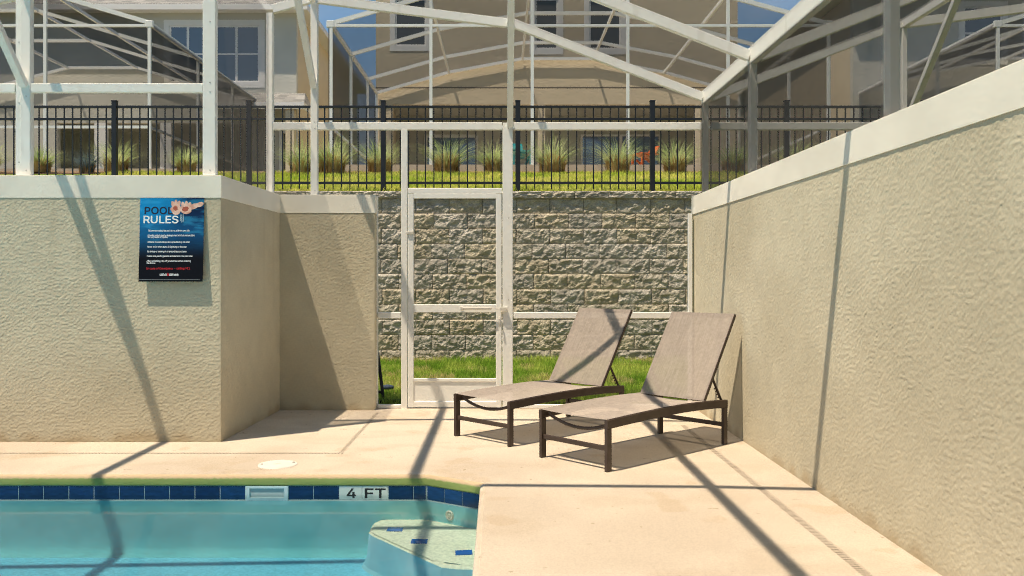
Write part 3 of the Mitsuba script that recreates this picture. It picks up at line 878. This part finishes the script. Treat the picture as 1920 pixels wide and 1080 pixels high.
# ------------------------------------------------------------------ ornamental grasses
def clump(px, py, label, s=1.0, mat='clump_green', base=1.0, yy=16.75, seed=0):
    r = np.random.default_rng(100 + seed)
    s = s * (.84 + .16 * r.random())
    t = thing('ornamental_grass', label, 'grass clump', 'ornamental grasses planted along the slope')
    x0 = PX(px, yy); z0 = float(hill_z(yy)) + .01

    def strip(n, hmin, hmax, rad, wid, bend, rb=1.0):
        a = r.uniform(0, 2 * np.pi, n); rr = rad * np.sqrt(r.uniform(0, 1, n))
        h = r.uniform(hmin, hmax, n); bd = r.uniform(.3, 1, n) * bend * (.35 + rr / rad)
        az = a + r.normal(0, .35, n)
        V, F = [], []
        ks = 6
        u = np.linspace(0, 1, ks)
        o = np.stack([np.cos(a) * rr, np.sin(a) * rr], -1)
        dirn = np.stack([np.cos(az), np.sin(az)], -1)
        out = (u ** 1.8)[None] * bd[:, None]
        zz = h[:, None] * (u[None] - .38 * (bd / max(bend, 1e-6))[:, None] * u[None] ** 3)
        c = np.concatenate([o[:, None] + dirn[:, None] * out[..., None], zz[..., None]], -1)
        sd = np.stack([-np.sin(az + r.uniform(-.9, .9, n)), np.cos(az), az * 0], -1)[:, None] * (wid * (1 - .92 * u ** 1.5))[None, :, None]
        v = np.stack([c - sd, c + sd], 2).reshape(n, -1, 3)
        i = (np.arange(n) * 2 * ks)[:, None] + np.arange(0, 2 * ks - 2, 2)[None]
        i = i.ravel()
        f = np.concatenate([np.stack([i, i + 1, i + 3], -1), np.stack([i, i + 3, i + 2], -1)])
        v = v.reshape(-1, 3) + np.array([x0, yy, z0])
        return v, f
    part(t, 'straw_base', strip(int(520 * base), .30 * s, .54 * s, .25 * s, .008, .10 * s), 'clump_straw')
    part(t, 'leaves', strip(int(300 * (.8 + .3 * base)), .42 * s, .98 * s, .17 * s, .0055, .80 * s), mat)


CL = [(-25, 'pale green grass clump at the far left edge behind the fence', .9, 'clump_green', .6),
      (75, 'brown cut grass clump just right of the left enclosure post', .72, 'clump_green', 1.9),
      (163, 'small blue-grey grass clump behind the left fence panel', .68, 'clump_blue', .2),
      (218, 'straw and green grass clump behind the leftmost fence post with cap', .95, 'clump_green', 1.1),
      (350, 'low straw-coloured grass clump left of the wide corner post', .7, 'clump_green', 1.5),
      (566, 'loose green grass clump beside the door of the left house', .95, 'clump_green', .5),
      (622, 'dense dark-based grass clump right of the thin wall-top post', 1.0, 'clump_green', 1.0),
      (712, 'green grass clump behind the fence post left of the screen door', .95, 'clump_green', .8),
      (838, 'brown-based grass clump seen through the middle of the door transom', .95, 'clump_green', 1.5),
      (927, 'brown grass clump seen at the right end of the door transom', .85, 'clump_green', 1.6),
      (1035, 'straw-based grass clump right of the teal deck chair', 1.0, 'clump_green', 1.0),
      (1158, 'tall green grass clump left of the orange deck chair', 1.05, 'clump_green', 1.0),
      (1266, 'straw-based grass clump right of the orange deck chair', 1.0, 'clump_green', 1.2),
      (1375, 'shaded grass clump seen through the right side screen', .95, 'clump_green', .9),
      (1490, 'shaded grass clump farthest right behind the side screen', .95, 'clump_green', .9)]
for i, (px, lab, s, mt, b) in enumerate(CL):
    clump(px, 0, lab, s, mt, b, 16.75 - (.35 if 560 < px < 640 else 0), i)

# ------------------------------------------------------------------ uphill screen enclosures
def far_cage(label, x0, x1, pf, posts_x, yf=17.5, yb=24.1, floor=3.36, side_rows=(17.5, 19.9, 22.4), rail=True, back=None):
    e = thing('screen_enclosure', label, 'screen enclosure')
    A = lambda name, p, q, w, h, **k: part(e, name, MB().bar(p, q, w, h, c=0, **k), 'far_white')
    zs = lambda x: float(np.interp(x, [p[0] for p in pf], [p[1] for p in pf]))
    ze = pf[0][1]
    up = dict(up=(0, 1, 0))
    for x in posts_x:
        A('post', [x, yf, floor], [x, yf, zs(x)], .062, .055, **up)
    for y in side_rows[1:]:
        for x in (x0, x1):
            A('post', [x, y, floor], [x, y, ze - .03], .055, .075, **up)
    for x in (x0, x1):
        A('post', [x, yb - .05, floor], [x, yb - .05, ze - .03], .055, .075, **up)
        A('eave_beam', [x, yf, ze], [x, yb, ze], .055, .10)
        A('chair_rail', [x, yf + .03, 4.28], [x, yb, 4.28], .045, .055)
    xl = [x0] + [x for x in posts_x if x0 < x < x1] + [x1]
    for a, b in zip(xl[:-1], xl[1:]):
        A('front_rail', [a, yf, ze - .04], [b, yf, ze - .04], .05, .055)
        A('chair_rail', [a, yf, 4.28], [b, yf, 4.28], .045, .055)
        for z0, z1 in ((floor, 4.28), (4.28, ze - .04)):
            part(e, 'screen_panel', MB().quad([a, yf + .01, z0], [b, yf + .01, z0], [b, yf + .01, z1], [a, yf + .01, z1]), 'screen_mesh_far')
    rows = list(side_rows) + [yb - .04]
    for y in rows:
        for (xa, za), (xb, zb) in zip(pf[:-1], pf[1:]):
            A('rafter', [xa, y, za], [xb, y, zb], .05, .085)
    for (x, z) in pf[1:-1]:
        A('purlin', [x, yf, z - .01], [x, yb, z - .01], .05, .075)
    for y0, y1 in zip(rows[:-1], rows[1:]):
        for (xa, za), (xb, zb) in zip(pf[:-1], pf[1:]):
            part(e, 'screen_panel', MB().quad([xa, y0, za + .03], [xb, y0, zb + .03], [xb, y1, zb + .03], [xa, y1, za + .03]), 'screen_mesh_roof')
        for x in (x0, x1):
            side_screen(e, x + .045 * (-1 if x == x0 else 1), y0 + .002, y1 - .002, floor + .16, ze)
    for x in (x0, x1):
        s_ = 1 if x == x0 else -1
        part(e, 'bracket', MB().box(x - .08, x + .08, yf - .035, yf + .03, ze - .08, ze + .06, .01), 'far_white')
    return e


far_cage('white screen enclosure in front of the middle uphill house', -3.48, 6.73,
         [(-3.48, 6.40), (-1.45, 6.98), (.62, 7.36), (2.62, 7.36), (4.62, 6.98), (6.73, 6.40)], [PX(p, 17.5) for p in (621, 808, 998, 1177, 1365)] + [6.73])
far_cage('white screen enclosure in front of the left uphill house', -17.3, -7.19,
         [(-17.3, 6.40), (-15.2, 7.0), (-13.1, 7.55), (-11.0, 7.55), (-9.1, 6.98), (-7.19, 6.42)], [-17.3, -15.2, -13.1, -11.4, PX(85, 17.5), -7.19], yb=25.9, side_rows=(17.5, 20.3, 22.9))
far_cage('white screen enclosure in front of the right uphill house', 10.2, 20.4,
         [(10.2, 6.40), (12.2, 7.0), (14.3, 7.4), (16.3, 7.4), (18.4, 7.0), (20.4, 6.40)], [10.2, 12.3, 14.3, 16.4, 18.4, 20.4], side_rows=(17.5, 19.9, 22.2), yb=24.2)


# ------------------------------------------------------------------ houses
def window(root, wx0, wx1, z0, z1, y, mull_x=1, mull_z=1, trim=.16, glass='window_glass'):
    fr = MB()
    for a in ((wx0 - trim, wx0, z0 - trim, z1 + trim), (wx1, wx1 + trim, z0 - trim, z1 + trim), (wx0, wx1, z0 - trim, z0), (wx0, wx1, z1, z1 + trim)):
        fr.box(a[0], a[1], y - .045, y + .02, a[2], a[3])
    w = part(root, 'window', fr, 'house_trim')
    s = MB()
    b = .045
    s.box(wx0 + .001, wx0 + b, y - .018, y + .018, z0 + .001, z1 - .001); s.box(wx1 - b, wx1 - .001, y - .018, y + .018, z0 + .001, z1 - .001)
    s.box(wx0 + b, wx1 - b, y - .018, y + .018, z0 + .001, z0 + b); s.box(wx0 + b, wx1 - b, y - .018, y + .018, z1 - b, z1 - .001)
    for i in range(1, mull_x + 1):
        xm = wx0 + (wx1 - wx0) * i / (mull_x + 1)
        s.box(xm - .035, xm + .035, y - .017, y + .017, z0 + b, z1 - b)
    for i in range(1, mull_z + 1):
        zm = z0 + (z1 - z0) * i / (mull_z + 1)
        s.box(wx0 + b, wx1 - b, y - .016, y + .016, zm - .028, zm + .028)
    part(w, 'sash', s, 'house_trim')
    part(w, 'pane', MB().box(wx0 + .002, wx1 - .002, y - .006, y + .004, z0 + .002, z1 - .002), glass)
    return w


def hip_roof(root, x0, x1, y0, y1, z, rise, over=.45, soffit=True):
    X0, X1, Y0, Y1 = x0 - over, x1 + over, y0 - over, y1 + over
    h = (Y1 - Y0) / 2
    hx = min(h, (X1 - X0) / 2 - .1)
    m = MB().add([[X0, Y0, z], [X1, Y0, z], [X1, Y1, z], [X0, Y1, z], [X0 + hx, (Y0 + Y1) / 2, z + rise], [X1 - hx, (Y0 + Y1) / 2, z + rise]],
                 [[0, 1, 5], [0, 5, 4], [1, 2, 5], [2, 3, 4], [2, 4, 5], [3, 0, 4]])
    r = part(root, 'roof', m, 'shingle')
    fa = MB().box(X0, X1, Y0, Y0 + .04, z - .17, z - .004).box(X0, X0 + .04, Y0 + .04, Y1, z - .17, z - .004).box(X1 - .04, X1, Y0 + .04, Y1, z - .17, z - .004).box(X0 + .04, X1 - .04, Y1 - .04, Y1, z - .17, z - .004)
    part(r, 'fascia', fa, 'house_trim')
    part(r, 'soffit', MB().box(X0 + .04, X1 - .04, Y0 + .04, Y1 - .04, z - .15, z - .12), 'house_trim')
    return r


def wall_with_holes(x0, x1, z0, z1, y, holes, th=.2):
    P = sbox(x0, z0, x1, z1)
    for h in holes:
        P = P.difference(sbox(*h))
    m = trimesh.creation.extrude_polygon(P, th, engine='earcut') if P.geom_type == 'Polygon' else trimesh.util.concatenate([trimesh.creation.extrude_polygon(g, th, engine='earcut') for g in P.geoms])
    v = m.vertices
    return np.column_stack([v[:, 0], y + th - v[:, 2], v[:, 1]]), m.faces[:, ::1]


# --- middle house
hm = thing('house', 'tan two-storey house with three upstairs windows in the middle uphill', 'house')
Y0 = 24.15
ax = lambda px: PX(px, Y0)
az = lambda py: H + (519 - py) / 1600 * Y0
EZ = 9.95
wins = [(ax(741), ax(799), az(86), az(-2)), (ax(1003), ax(1046), az(92), az(-2)), (ax(1105), ax(1164), az(92), az(-2))]
op = (ax(736), 3.3, ax(1303), az(196))
holes = [op] + [(w[0], w[2], w[1], w[3]) for w in wins]
part(hm, 'wall', MB().add(*wall_with_holes(-3.52, 6.72, 3.3, EZ - .1, Y0, holes)), 'house_tan')
for w in wins:
    window(hm, w[0], w[1], w[2], w[3], Y0 + .03, 0, 0, .15, 'window_glass_grey')
sd = MB().box(-3.52, -3.3, Y0 + .2, 34, 3.3, EZ - .1).box(6.5, 6.72, Y0 + .2, 34, 3.3, EZ - .1).box(-3.3, 6.5, 33.8, 34, 3.3, EZ - .1)
part(hm, 'side_wall', sd, 'house_tan')
part(hm, 'stucco_joint', MB().box(-3.519, 6.719, Y0 - .004, Y0 + .0, az(165.5), az(163)), 'porch_dark')
pi = MB().box(-3.3, 6.5, 27.0, 27.15, 3.3, 6.4).box(-3.3, 6.5, Y0 + .2, 27.0, 6.3, 6.4)
part(hm, 'porch_interior', pi, 'house_grey')
part(hm, 'porch_floor', MB().box(-3.3, 6.5, Y0 + .2, 27, 3.36, 3.5), 'slab')
for px0, px1 in ((1009, 1022),):
    part(hm, 'porch_column', MB().box(ax(px0), ax(px1), Y0 + .004, Y0 + .22, 3.3, az(196)), 'house_tan')
gd = MB()
for a, b in ((2.6, 3.75), (3.85, 5.0)):
    s = part(hm, 'sliding_door', MB().box(a - .06, a, 26.9, 26.99, 3.5, 5.7).box(b, b + .06, 26.9, 26.99, 3.5, 5.7).box(a, b, 26.9, 26.99, 5.64, 5.7).box(a, b, 26.9, 26.99, 3.5, 3.58), 'house_trim')
    part(s, 'pane', MB().box(a, b, 26.94, 26.96, 3.58, 5.64), 'window_glass')
s = part(hm, 'window', MB().box(-2.4, -2.3, 26.92, 26.99, 4.4, 5.7).box(-.8, -.7, 26.92, 26.99, 4.4, 5.7).box(-2.3, -.8, 26.92, 26.99, 4.4, 4.5).box(-2.3, -.8, 26.92, 26.99, 5.6, 5.7), 'house_trim')
part(s, 'pane', MB().box(-2.3, -.8, 26.94, 26.96, 4.5, 5.6), 'window_glass')
hip_roof(hm, -3.52, 6.72, Y0, 34, EZ, 2.6, .16)
put('patio_slab', MB().box(-3.56, 6.80, 17.42, Y0 + .2, 3.30, 3.50), 'slab', kind='structure', label='beige concrete pool deck of the middle house')

# --- left house
hl = thing('house', 'grey and tan two-storey house with a four-pane window on the left uphill', 'house')
YB = 26.0
bx = lambda px: PX(px, YB)
bz = lambda py: H + (519 - py) / 1600 * YB
ezb = 9.40
wn = (bx(400), bx(486), bz(154), bz(48))
wn2 = (bx(318), bx(386), bz(154), bz(48))
dr_ = (bx(531), 3.3, bx(551), bz(250))
part(hl, 'wall', MB().add(*wall_with_holes(-19, bx(556), 3.3, ezb - .1, YB, [(wn[0], wn[2], wn[1], wn[3]), (wn2[0], wn2[2], wn2[1], wn2[3]), (-13.5, 3.3, bx(470), 5.9), dr_])), 'house_grey')
window(hl, *wn, YB + .03, 1, 1, .17)
window(hl, *wn2, YB + .03, 1, 1, .17)
part(hl, 'side_wall', MB().box(bx(556) - .2, bx(556) + .002, YB + .2, 37, 3.3, ezb - .1), 'house_tan')
part(hl, 'back_wall', MB().box(-19, bx(556) - .2, 36.8, 37, 3.3, ezb - .1), 'house_grey')
part(hl, 'porch_interior', MB().box(-18.9, bx(556) - .3, 29, 29.2, 3.3, 6.2).box(-18.9, bx(556) - .3, YB + .2, 29, 6.1, 6.2), 'house_grey')
dd_ = part(hl, 'door', MB().box(dr_[0], dr_[2], YB + .12, YB + .16, 3.3, dr_[3]), 'porch_dark')
fr = MB().box(dr_[0] - .12, dr_[0] - .001, YB - .03, YB - .001, 3.3, dr_[3] + .1).box(dr_[2] + .001, dr_[2] + .12, YB - .03, YB - .001, 3.3, dr_[3] + .1).box(dr_[0] - .001, dr_[2] + .001, YB - .03, YB - .001, dr_[3] + .001, dr_[3] + .1)
part(dd_, 'frame', fr, 'house_trim')
for c_ in (-12.2, -10.2):
    part(hl, 'porch_column', MB().box(c_ - .17, c_ + .17, YB + .002, YB + .22, 3.3, 5.9), 'house_trim')
hip_roof(hl, -19, bx(556), YB, 37, ezb, 2.8, .42)
# low pent roof over the porch
xr0, xr1 = -8.4, PX(571, 24.8)
pr = MB().add([[xr0, 24.75, 6.28], [xr1, 24.75, 6.28], [xr1 - .25, YB - .003, 6.80], [xr0, YB - .003, 6.80]], [[0, 1, 2, 3]])
pr.add([[xr1, 24.75, 6.28], [xr1 + .0, YB - .003, 6.28], [xr1 - .25, YB - .003, 6.80]], [[0, 1, 2]])
r_ = part(hl, 'porch_roof', pr, 'shingle')
part(r_, 'fascia', MB().box(xr0, xr1, 24.72, 24.76, 6.08, 6.275).box(xr1 - .04, xr1, 24.76, YB - .003, 6.08, 6.275), 'house_trim')
part(hl, 'porch_post', MB().box(xr1 - .55, xr1 - .30, 24.78, 25.03, 3.3, 6.08), 'house_tan')
put('patio_slab', MB().box(-17.4, -6.0, 17.42, YB + .2, 3.30, 3.42), 'slab', kind='structure', label='concrete pool deck of the left house')

# --- right house
hr = thing('house', 'tan two-storey house partly hidden at the far right uphill', 'house')
xd = 10.05
part(hr, 'side_wall', MB().box(xd, xd + .2, 24.5, 36, 3.3, 9.3), 'house_tan')
YD = 24.3
wd = [(15.0, 16.2, 7.4, 8.9), (13.2, 14.3, 7.4, 8.9)]
part(hr, 'wall', MB().add(*wall_with_holes(xd - .003, 20.4, 3.3, 9.3, YD, [(w[0], w[2], w[1], w[3]) for w in wd] + [(11.0, 3.3, 19.5, 6.05)])), 'house_grey')
for w in wd:
    window(hr, *w, YD + .03, 0, 1, .15)
part(hr, 'back_wall', MB().box(xd + .2, 20.4, 35.8, 36, 3.3, 9.3), 'house_grey')
part(hr, 'porch_interior', MB().box(xd + .2, 20.2, 27.2, 27.4, 3.3, 6.3).box(xd + .2, 20.2, YD + .2, 27.2, 6.2, 6.3), 'house_grey')
hip_roof(hr, xd, 20.4, YD, 36, 9.5, 2.8, .45)
put('patio_slab', MB().box(10.1, 20.5, 17.42, YD + .2, 3.30, 3.42), 'slab', kind='structure', label='concrete pool deck of the right house')

# --- deck chairs on the middle patio
def deck_chair(label, x, y, mat, s=1.0, yaw=0.0):
    t = thing('deck_chair', label, 'deck chair')
    z0 = 3.5
    def R(mb):
        v, f = mb.out(); c, s_ = math.cos(yaw), math.sin(yaw)
        return np.column_stack([v[:, 0] * c - v[:, 1] * s_ + x, v[:, 0] * s_ + v[:, 1] * c + y, v[:, 2] + z0]), f
    part(t, 'seat', R(MB().bar([0, -.25 * s, .36], [0, .22 * s, .27], .46 * s, .03, c=.006)), mat)
    part(t, 'backrest', R(MB().bar([0, .22 * s, .25], [0, .46 * s, .80 * s], .46 * s, .03, up=(0, -1, 0), c=.006)), mat)
    for sx in (-1, 1):
        part(t, 'leg', R(MB().bar([sx * .26 * s, -.27 * s, 0], [sx * .26 * s, -.24 * s, .5 * s], .035, .05, up=(0, 1, 0), c=.004)), mat)
        part(t, 'leg', R(MB().bar([sx * .26 * s, .42 * s, 0], [sx * .26 * s, -.1 * s, .36 * s], .035, .05, up=(0, 1, 0), c=.004)), mat)
        part(t, 'armrest', R(MB().bar([sx * .27 * s, -.32 * s, .52 * s], [sx * .27 * s, .36 * s, .52 * s], .09, .022, c=.005)), mat)


deck_chair('teal deck chair behind the fence right of the screen door', PX(974, 18.1), 18.1, 'teal_plastic', .72, 0.3)
deck_chair('orange deck chair behind the fence post near the right end', PX(1207, 18.4), 18.4, 'orange_plastic', .66, -1.1)

# ------------------------------------------------------------------ sun loungers
def lounger(label, fx_, fy_, ang):
    t = thing('sun_lounger', label, 'sun lounger', 'sun loungers on the pool deck')
    U = np.array([math.cos(ang), math.sin(ang), 0]); V = np.array([-math.sin(ang), math.cos(ang), 0]); O = np.array([fx_, fy_, 0.0])
    P = lambda u, v, z: O + U * u + V * v + np.array([0, 0, z])
    LN, WD = 1.29, .60
    arch = lambda u: float(np.interp(u / LN, [-.03, 0, .1, .2, .41, .6, .8, .92, 1.03], [.321, .323, .3285, .333, .3405, .3415, .336, .328, .318]))
    us = np.linspace(-.022, LN + .022, 22)

    def loft(sections):
        n = len(sections[0]); v = np.vstack(sections)
        f = []
        for i in range(len(sections) - 1):
            for j in range(n):
                f.append([i * n + j, i * n + (j + 1) % n, (i + 1) * n + (j + 1) % n, (i + 1) * n + j])
        f = np.array(f); f = np.vstack([f[:, [0, 1, 2]], f[:, [0, 2, 3]]])
        m = (len(sections) - 1) * n
        caps = [[0, j + 1, j] for j in range(1, n - 1)] + [[m, m + j, m + j + 1] for j in range(1, n - 1)]
        return v, np.vstack([f, caps])
    B = 'brown_aluminum'
    for s in (-1, 1):
        vc = s * (WD / 2 - .013)
        secs = []
        for u in us:
            z = arch(u); w, h, c = .013, .058, .004
            secs.append(np.array([P(u, vc + a, z - h + b) for a, b in ((-w + c, 0), (w - c, 0), (w, c), (w, h - c), (w - c, h), (-w + c, h), (-w, h - c), (-w, c))]))
        part(t, 'side_rail', loft(secs), B, 25)
        for u in (0.0, LN):
            z1 = arch(u) - (.002 if u == 0 else .057)
            part(t, 'leg', MB().bar(P(u, s * (WD / 2 - .0145), 0.004), P(u, s * (WD / 2 - .0145), z1 - (0.0 if u else .056)), .045, .0255, up=V, c=.003), B)
            part(t, 'foot_pad', MB().bar(P(u, s * (WD / 2 - .0145), 0.0), P(u, s * (WD / 2 - .0145), .0039), .040, .022, up=V, c=0), 'black_plastic')
    for u in (0.0, LN):
        part(t, 'stretcher', MB().bar(P(u, -WD / 2 + .029, .142), P(u, WD / 2 - .029, .142), .020, .030, c=.003), B)
    vs = np.linspace(-WD / 2 + .026, WD / 2 - .026, 15)
    part(t, 'front_bar', MB().tube([P(.045, v, .292 - .060 * (1 - (2 * v / (WD - .052)) ** 2)) for v in vs], .011, 10), B, 40)
    for u in (1.06, ):
        part(t, 'cross_bar', MB().bar(P(u, -WD / 2 + .026, .285), P(u, WD / 2 - .026, .285), .022, .024), B)
    # seat sling
    un, vn = np.linspace(-.016, 1.058, 24), np.linspace(-WD / 2 + .008, WD / 2 - .008, 13)
    top = np.array([[P(u, v, arch(u) + .0035 - (.020 if u > .05 else .008) * (1 - (v / (WD / 2)) ** 2)) for v in vn] for u in un])
    def slab(top, th, nrm=(0, 0, 1)):
        a, b = top.shape[:2]
        v = np.vstack([top.reshape(-1, 3), (top - np.asarray(nrm) * th).reshape(-1, 3)])
        I = np.arange(a * b).reshape(a, b)
        f1 = np.stack([I[:-1, :-1], I[1:, :-1], I[1:, 1:], I[:-1, 1:]], -1).reshape(-1, 4)
        f2 = f1[:, ::-1] + a * b
        bd = list(I[:, 0]) + list(I[-1, 1:]) + list(I[-2::-1, -1]) + list(I[0, -2:0:-1])
        f3 = np.array([[bd[i], bd[i - 1], bd[i - 1] + a * b, bd[i] + a * b] for i in range(len(bd))])
        f = np.vstack([f1, f2, f3])
        return v, np.vstack([f[:, [0, 1, 2]], f[:, [0, 2, 3]]])
    # a single woven sheet with hemmed sides
    I = np.arange(24 * 13).reshape(24, 13)
    f1 = np.stack([I[:-1, :-1], I[1:, :-1], I[1:, 1:], I[:-1, 1:]], -1).reshape(-1, 4)
    f1 = np.vstack([f1[:, [0, 1, 2]], f1[:, [0, 2, 3]]])
    part(t, 'seat_sling', (top.reshape(-1, 3), f1), 'sling_weave', True, 'taupe woven seat sling')
    # backrest
    A_ = math.radians(56.6); BL = .72
    e1 = U * math.cos(A_) + np.array([0, 0, math.sin(A_)])
    nb = -U * math.sin(A_) + np.array([0, 0, math.cos(A_)])     # towards the sitter
    hu, hz = 1.045, .325
    Q = lambda s, v, d=0.0: P(hu, v, hz) + e1 * s + nb * d
    bw = .565
    bf = MB()
    for s in (-1, 1):
        bf.bar(Q(-.01, s * (bw / 2 - .010)), Q(BL, s * (bw / 2 - .010)), .020, .026, up=nb, c=.003)
    bf.bar(Q(BL - .012, -bw / 2 + .02, -.004), Q(BL - .012, bw / 2 - .02, -.004), .018, .018, up=nb, c=.002)
    bf.bar(Q(.02, -bw / 2 + .02, -.004), Q(.02, bw / 2 - .02, -.004), .018, .018, up=nb, c=.002)
    part(t, 'backrest_frame', bf, B)
    sn, vn2 = np.linspace(.004, BL + .004, 20), np.linspace(-bw / 2 + .003, bw / 2 - .003, 13)
    tb = np.array([[Q(s, v, .0155 - .014 * (1 - (2 * v / bw) ** 2) * math.sin(math.pi * s / BL)) for v in vn2] for s in sn])
    tb = np.concatenate([tb, np.array([[Q(BL + .010, v, .004) for v in vn2], [Q(BL + .008, v, -.014) for v in vn2]])])
    I = np.arange(22 * 13).reshape(22, 13)
    f1 = np.stack([I[:-1, :-1], I[1:, :-1], I[1:, 1:], I[:-1, 1:]], -1).reshape(-1, 4)
    f1 = np.vstack([f1[:, [0, 1, 2]], f1[:, [0, 2, 3]]])
    part(t, 'backrest_sling', (tb.reshape(-1, 3), f1), 'sling_weave', 40, 'taupe woven backrest sling')
    # ratchet struts
    for s in (-1, 1):
        vv = s * (bw / 2 - .016)
        p0, p1 = Q(.20, vv, -.012), P(LN - .012, s * (WD / 2 - .034), arch(LN) - .004)
        st = MB().bar(p0, p1, .010, .018, up=V, c=.002)
        d = (p1 - p0) / np.linalg.norm(p1 - p0)
        w_ = np.cross(d, V)
        w_ = w_ if w_[2] < 0 else -w_
        for k in (.45, .58, .71, .84):
            c = p0 + (p1 - p0) * k
            st.bar(c, c + w_ * .022 + d * -.010, .008, .010, up=V, c=0)
        part(t, 'ratchet_strut', st, B)
    return t


lounger('taupe sling sun lounger nearest the right wall, brown frame, back raised', .477, 5.51, math.radians(42.5))
lounger('taupe sling sun lounger by the screen door, crossed by beam shadows', -.128, 6.286, math.radians(44.6))

# ------------------------------------------------------------------ things on the grass behind the step wall
t = thing('folding_frame', 'black folded metal frame leaning behind the stepped wall by the door', 'metal frame')
yb_ = 8.35
q = lambda px, py, y: [PX(px, y), y, H + (519 - py) / 1600 * y]
part(t, 'leg', MB().bar(q(708, 660, yb_ + .1), q(719, 748, yb_), .03, .025, up=(0, 1, 0), c=.003), 'black_aluminum')
part(t, 'leg', MB().bar(q(700, 664, yb_ + .1), q(700, 752, yb_ - .02), .03, .025, up=(0, 1, 0), c=.003), 'black_aluminum')
part(t, 'cross_bar', MB().bar(q(700, 735, yb_ + .03), q(717, 735, yb_ + .03), .025, .03, c=.003), 'black_aluminum')
part(t, 'foot_bar', MB().bar(q(698, 754, yb_ - .05), q(757, 753, yb_ - .05), .05, .05, c=.006), 'black_aluminum')
t = thing('garden_glove', 'small crumpled navy cloth lying on the grass by the black frame', 'cloth')
m = trimesh.creation.icosphere(3, 1.0)
v = m.vertices * np.array([.062, .04, .026]); v = v * (0.72 + .6 * meshkit.fbm(v * 28 + 4, 3)[:, None])
c_ = q(727, 726, 8.75)
part(t, 'fabric', (v + np.array(c_), m.faces), 'navy_cloth', True)

# ------------------------------------------------------------------ the house that the pool deck belongs to (outside the picture; seen in reflections)
ho = thing('house', 'tan two-storey house at the near end of the pool deck, outside the picture', 'house')
for hx0, hx1 in ((-5.6, 9.4),):
    part(ho, 'wall', MB().add(*wall_with_holes(hx0, hx1, -.03, 6.2, -3.2, [(-4.4, -.03, 0.9, 2.55), (2.9, -.03, 8.2, 2.55), (-3.8, 3.9, -2.4, 5.3), (-.6, 3.9, .8, 5.3), (3.0, 3.9, 4.4, 5.3), (6.2, 3.9, 7.6, 5.3)])), 'house_tan')
    part(ho, 'rear_wall', MB().box(hx0, hx1, -12.2, -12, -.03, 6.2).box(hx0, hx0 + .2, -12, -3.2, -.03, 6.2).box(hx1 - .2, hx1, -12, -3.2, -.03, 6.2), 'house_tan')
    part(ho, 'porch_interior', MB().box(hx0 + .2, hx1 - .2, -6.2, -6.0, -.03, 2.7).box(hx0 + .2, hx1 - .2, -6, -3.2, 2.6, 2.7).box(hx0 + .2, hx1 - .2, -6, -3.2, -.029, -.002), 'house_tan')
    for w in ((-3.8, -2.4), (-.6, .8), (3.0, 4.4), (6.2, 7.6)):
        f_ = part(ho, 'window', MB().box(w[0], w[1], -3.06, -3.02, 4.57, 4.63), 'house_trim')
        part(f_, 'pane', MB().box(w[0], w[1], -3.1, -3.08, 3.9, 5.3), 'window_glass')
    hip_roof(ho, hx0, hx1, -12.2, -3.0, 6.3, 2.4)
